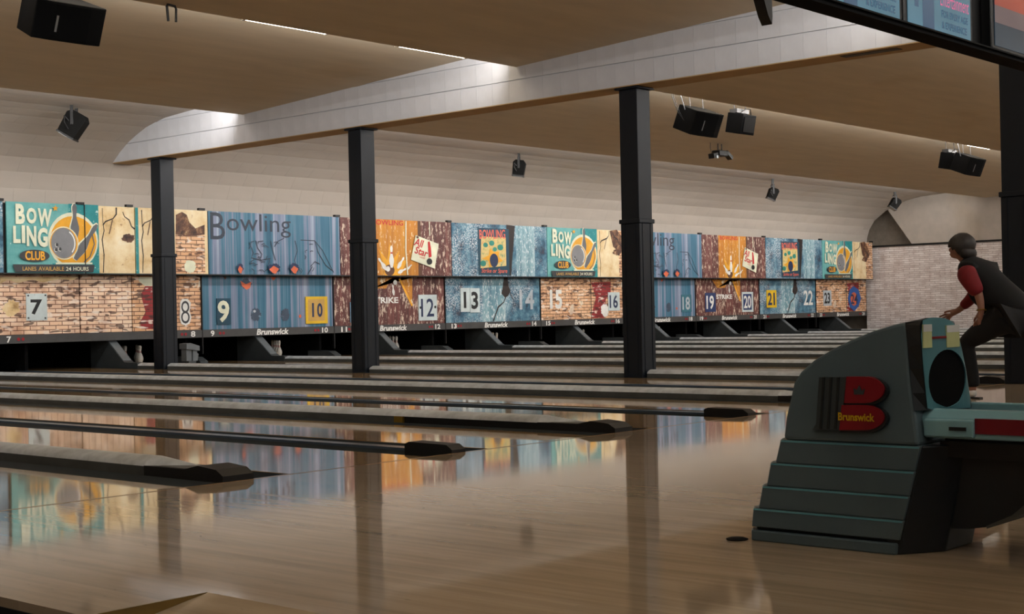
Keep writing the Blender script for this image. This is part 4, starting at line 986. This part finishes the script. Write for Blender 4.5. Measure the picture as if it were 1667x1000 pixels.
# rack
yr = -5.25
def rail(x0, x1, nm):
    r = MB().prism([(x0, .402), (x1, .402), (x1, .50), (x0+(x1-x0)*.5, .50), (x0, .47)], 'y', yr, -3.925).build(nm, 'rail_teal', br, bevel=.006); return r
xn = BX-.185
rn = rail(xn, xn+.07, 'near_rail'); rf = rail(BX+.275, BX+.205, 'far_rail')
q = atX(1588, 690, xn)
MB().box(xn-.006, xn+.004, yr+.05, q.y, .422, .474).build('red_inlay', 'rail_red', rn)
MB().box(xn-.02, xn+.002, q.y, -3.945, .408, .468).build('rail_block', 'rail_teal', rn, bevel=.006)
q = atX(1563, 694, xn); MB().box(xn-.024, xn-.018, q.y-.03, q.y+.03, .432, .444).build('keyhole', 'black', rn)
MB().box(BX-.12, BX+.21, yr, -3.985, .39, .41).build('rack_bed', 'hood_dark', br)
MB().box(BX-.15, BX+.24, yr, -3.98, .335, .39).build('rack_skirt', 'black', br)
MB().prism([(BX-.185, .402), (BX+.275, .402), (BX+.275, .50), (BX-.185, .50)], 'y', yr-.03, yr).build('rack_end', 'rail_teal', br, bevel=.01)
# curved pan under the rack
pts = [(-3.975, .335), (-4.36, .335), (-4.345, .27), (-4.30, .20), (-4.23, .14), (-4.14, .10), (-4.06, .085), (-3.975, .08)]
MB().prism(pts, 'x', BX-.10, BX+.19).build('under_pan', 'hood_dark', br, True)
MB().prism([(-4.37, .335), (-4.345, .335), (-4.33, .27), (-4.285, .205), (-4.22, .148), (-4.13, .105), (-4.13, .095), (-4.235, .135), (-4.31, .20), (-4.355, .27)], 'x', BX-.13, BX+.22).build('pan_rim', 'skirt_grey', br)
taper('rear_boot', [(.0, -3.80, -3.873, HW-.004, ), (.09, -3.80, -3.893, HW-.004), (.377, -3.80, -3.957, HW-.03)], 'hood_dark', cut=.10)
MB().tube([(BX, yr+.12, 0), (BX, yr+.12, .335)], .05, 12).build('rack_leg', 'hood_dark', br, True)
MB().lathe([(.16, 0), (.16, .012), (.06, .03)], (BX, yr+.12, 0), 20).build('leg_base', 'hood_dark', br, True)
d = atZ(1200, 879, 0); tag(MB().lathe([(.04, 0.0012), (.042, .004), (.03, .008), (.012, .009)], (d.x, d.y, 0), 18).build('floor_disc', 'fixture_grey', None, True, origin=(d.x, d.y, 0)), 'small grey floor disc at the front corner of the ball return hood', 'floor plate')

# ------------------------------------------------------------------ bowler
PXX = -.97
def skin(name, nodes, edges, mat, parent, root=0, sub=2):
    me = bpy.data.meshes.new(name); base = Vector(parent.location) if parent else Vector((0, 0, 0))
    me.from_pydata([tuple(Vector(n[:3])-base) for n in nodes], edges, []); ob = bpy.data.objects.new(name, me); COL.objects.link(ob)
    if parent: ob.parent = parent
    md = ob.modifiers.new('skin', 'SKIN'); md.use_smooth_shade = True
    sv = me.skin_vertices[0].data
    for i, n in enumerate(nodes): sv[i].radius = (n[3], n[4] if len(n) > 4 else n[3]); sv[i].use_root = (i == root)
    sb = ob.modifiers.new('sub', 'SUBSURF'); sb.levels = sub; sb.render_levels = sub
    me.materials.append(MT[mat]); return ob
bo = thing('person', (PXX, -.70, 0), 'bowler in black vest and red sleeves leaning forward beside the right column', 'person')
X = PXX
def chain(nodes, edges, pts, start):
    k = start
    for p in pts: nodes.append(p); edges.append((k, len(nodes)-1)); k = len(nodes)-1
    return k
nodes = [(X, -1.06, .80, .10)]; edges = []
w1 = chain(nodes, edges, [(X, -.96, .90, .10), (X, -.84, 1.02, .10), (X, -.73, 1.14, .085)], 0); chest = w1
nk = chain(nodes, edges, [(X, -.655, 1.215, .062), (X, -.605, 1.285, .06)], chest)
hd = chain(nodes, edges, [(X, -.575, 1.345, .083), (X, -.575, 1.41, .078)], nk)
chain(nodes, edges, [(X, -.515, 1.315, .045), (X, -.505, 1.275, .034)], len(nodes)-2)
hands = []
for s in (-1, 1):
    sh = chain(nodes, edges, [(X+s*.165, -.70, 1.165, .05)], chest)
    if s < 0: a = [(X-.205, -.77, 1.06, .052), (X-.215, -.825, .965, .044), (X-.21, -.845, .87, .038), (X-.205, -.852, .785, .028)]; palm = [(X-.20, -.838, .735, .034, .02), (X-.195, -.82, .695, .032, .018)]
    else: a = [(X+.20, -.66, 1.04, .052), (X+.20, -.60, .92, .044), (X+.19, -.52, .845, .036), (X+.185, -.455, .79, .028)]; palm = [(X+.18, -.415, .765, .032, .02), (X+.178, -.375, .745, .03, .018)]
    e = chain(nodes, edges, a, sh); w = chain(nodes, edges, palm, e); hands.append((s, w, w-1))
hip = {}
for s in (-1, 1):
    if s < 0: lg_ = [(X-.10, -1.02, .74, .10), (X-.11, -.84, .62, .085), (X-.11, -.635, .495, .06), (X-.105, -.675, .33, .058), (X-.10, -.715, .12, .038), (X-.10, -.70, .06, .04), (X-.10, -.60, .035, .03)]
    else: lg_ = [(X+.10, -1.12, .72, .10), (X+.10, -1.24, .58, .085), (X+.10, -1.37, .43, .06), (X+.06, -1.56, .31, .056), (X+.02, -1.76, .18, .038), (X+.02, -1.80, .12, .04), (X+.02, -1.76, .04, .03)]
    chain(nodes, edges, lg_, 0)
# fingers
for s, tip, mid_ in hands:
    p = Vector(nodes[tip][:3]); q = Vector(nodes[mid_][:3]); d = (p-q).normalized(); side = Vector((0, d.z, -d.y)).normalized()
    inw = Vector((-s, 0, 0))
    for k, L in enumerate((.068, .08, .074, .058)):
        b = p+side*(k-1.5)*.021
        chain(nodes, edges, [tuple(b+d*.02)+(.0105,), tuple(b+d*.02+d*L*.5+inw*.008)+(.0095,), tuple(b+d*.02+d*L*.9+inw*.03)+(.008,)], tip)
    b = q-side*.035
    chain(nodes, edges, [tuple(b+d*.01)+(.012,), tuple(b-side*.012+d*.045+inw*.01)+(.0105,), tuple(b-side*.01+d*.07+inw*.02)+(.009,)], mid_)
body = skin('body', nodes, edges, 'skin', bo)
# clothes
vn = [(X, -1.17, .715, .19, .17), (X, -.99, .885, .19, .165), (X, -.87, .985, .195, .18), (X, -.765, 1.09, .185, .165), (X, -.70, 1.165, .14, .12), (X, -.645, 1.225, .098), (X, -.612, 1.268, .085)]
ve = [(i, i+1) for i in range(6)]
for s in (-1, 1): vn.append((X+s*.17, -.71, 1.155, .098)); ve.append((4, len(vn)-1))
vn.append((X, -.74, .98, .15)); ve.append((2, len(vn)-1))
skin('vest', vn, ve, 'cloth_black', bo)
for s in (-1, 1):
    if s < 0: sn = [(X-.16, -.69, 1.175, .098), (X-.22, -.735, 1.10, .096), (X-.235, -.80, 1.01, .080), (X-.23, -.838, .925, .066)]
    else: sn = [(X+.16, -.69, 1.165, .088), (X+.205, -.65, 1.04, .072), (X+.205, -.605, .925, .062), (X+.195, -.53, .855, .05), (X+.19, -.485, .82, .044)]
    skin('sleeve', sn, [(k, k+1) for k in range(len(sn)-1)], 'cloth_red', bo)
tn = [(X, -1.08, .80, .20, .18)]; te = []
for s in (-1, 1):
    if s < 0: c_ = [(X-.10, -1.0, .72, .145), (X-.11, -.83, .615, .112), (X-.11, -.655, .50, .086), (X-.108, -.68, .33, .078), (X-.102, -.712, .155, .066), (X-.10, -.712, .095, .062)]
    else: c_ = [(X+.10, -1.14, .70, .145), (X+.10, -1.25, .57, .112), (X+.10, -1.38, .43, .084), (X+.06, -1.56, .31, .076), (X+.03, -1.72, .205, .064)]
    chain(tn, te, c_, 0)
skin('trousers', tn, te, 'cloth_black', bo)
for pts in ([(X-.10, -.745, .05, .046), (X-.10, -.68, .052, .048), (X-.10, -.60, .04, .042), (X-.10, -.555, .036, .032)], [(X+.02, -1.83, .12, .046), (X+.02, -1.80, .075, .048), (X+.02, -1.755, .045, .042), (X+.02, -1.72, .04, .032)]):
    sh = skin('shoe', pts, [(0, 1), (1, 2), (2, 3)], 'shoe_white', bo)
    y0, y1 = min(p[1] for p in pts)-.04, max(p[1] for p in pts)+.03
    MB().box(pts[0][0]-.04, pts[0][0]+.04, y0, y1, 0.0, .012).build('sole', 'black', bo)
# head: hair bob, ear, eye, nose, bracelet
def ellip(c, r, rot=(0, 0, 0), keep=None, seg=24, ringn=14):
    m = MB(); vs = []; 
    for i in range(ringn+1):
        th = math.pi*i/ringn
        for j in range(seg):
            ph = 2*math.pi*j/seg; vs.append((r[0]*math.sin(th)*math.cos(ph), r[1]*math.sin(th)*math.sin(ph), r[2]*math.cos(th)))
    fs = [(i*seg+j, i*seg+(j+1) % seg, (i+1)*seg+(j+1) % seg, (i+1)*seg+j) for i in range(ringn) for j in range(seg)]
    if keep: fs = [f for f in fs if keep(sum((Vector(vs[k]) for k in f), Vector())/4)]
    m.add(vs, fs); m.xf(Matrix.Translation(Vector(c)) @ Matrix.Rotation(rot[0], 4, 'X')); return m
# short bob: thick cap, fringe over the brow, nape
def hairkeep(p): return not (p.y > .052 and p.z < .028) and not (p.y > .02 and p.z < -.03)
hair = ellip((X, -.592, 1.388), (.112, .128, .116), (-.30, 0, 0), keep=hairkeep).build('hair', 'hair', bo, True)
so = hair.modifiers.new('solid', 'SOLIDIFY'); so.thickness = .03; so.offset = -1
dm = hair.modifiers.new('ruffle', 'DISPLACE'); tx = bpy.data.textures.new('ruffle', 'CLOUDS'); tx.noise_scale = .035; dm.texture = tx; dm.strength = .016
hb = skin('hair_bob', [(X-.078, -.60, 1.34, .05), (X-.05, -.655, 1.315, .062), (X, -.675, 1.305, .066), (X+.05, -.655, 1.315, .062), (X+.078, -.60, 1.34, .05)], [(0, 1), (1, 2), (2, 3), (3, 4)], 'hair', bo)
ellip((X, -.487, 1.352), (.014, .022, .022)).build('nose', 'skin', bo, True)
for s in (-1, 1):
    ellip((X+s*.034, -.502, 1.378), (.012, .009, .008)).build('eye', 'shoe_white', bo, True); ellip((X+s*.038, -.497, 1.378), (.006, .006, .006)).build('pupil', 'black', bo, True)
    ellip((X+s*.080, -.565, 1.352), (.010, .018, .030)).build('ear', 'skin', bo, True)
ellip((X, -.482, 1.312), (.024, .008, .006)).build('mouth', 'cloth_red', bo, True)
m = MB(); ring = [(X-.205+.040*math.cos(a), -.850+.040*math.sin(a), .80+.006*math.sin(2*a)) for a in [6.2832*k/16 for k in range(17)]]
m.tube(ring, .005, 6, False).build('bracelet', 'brass', bo, True)
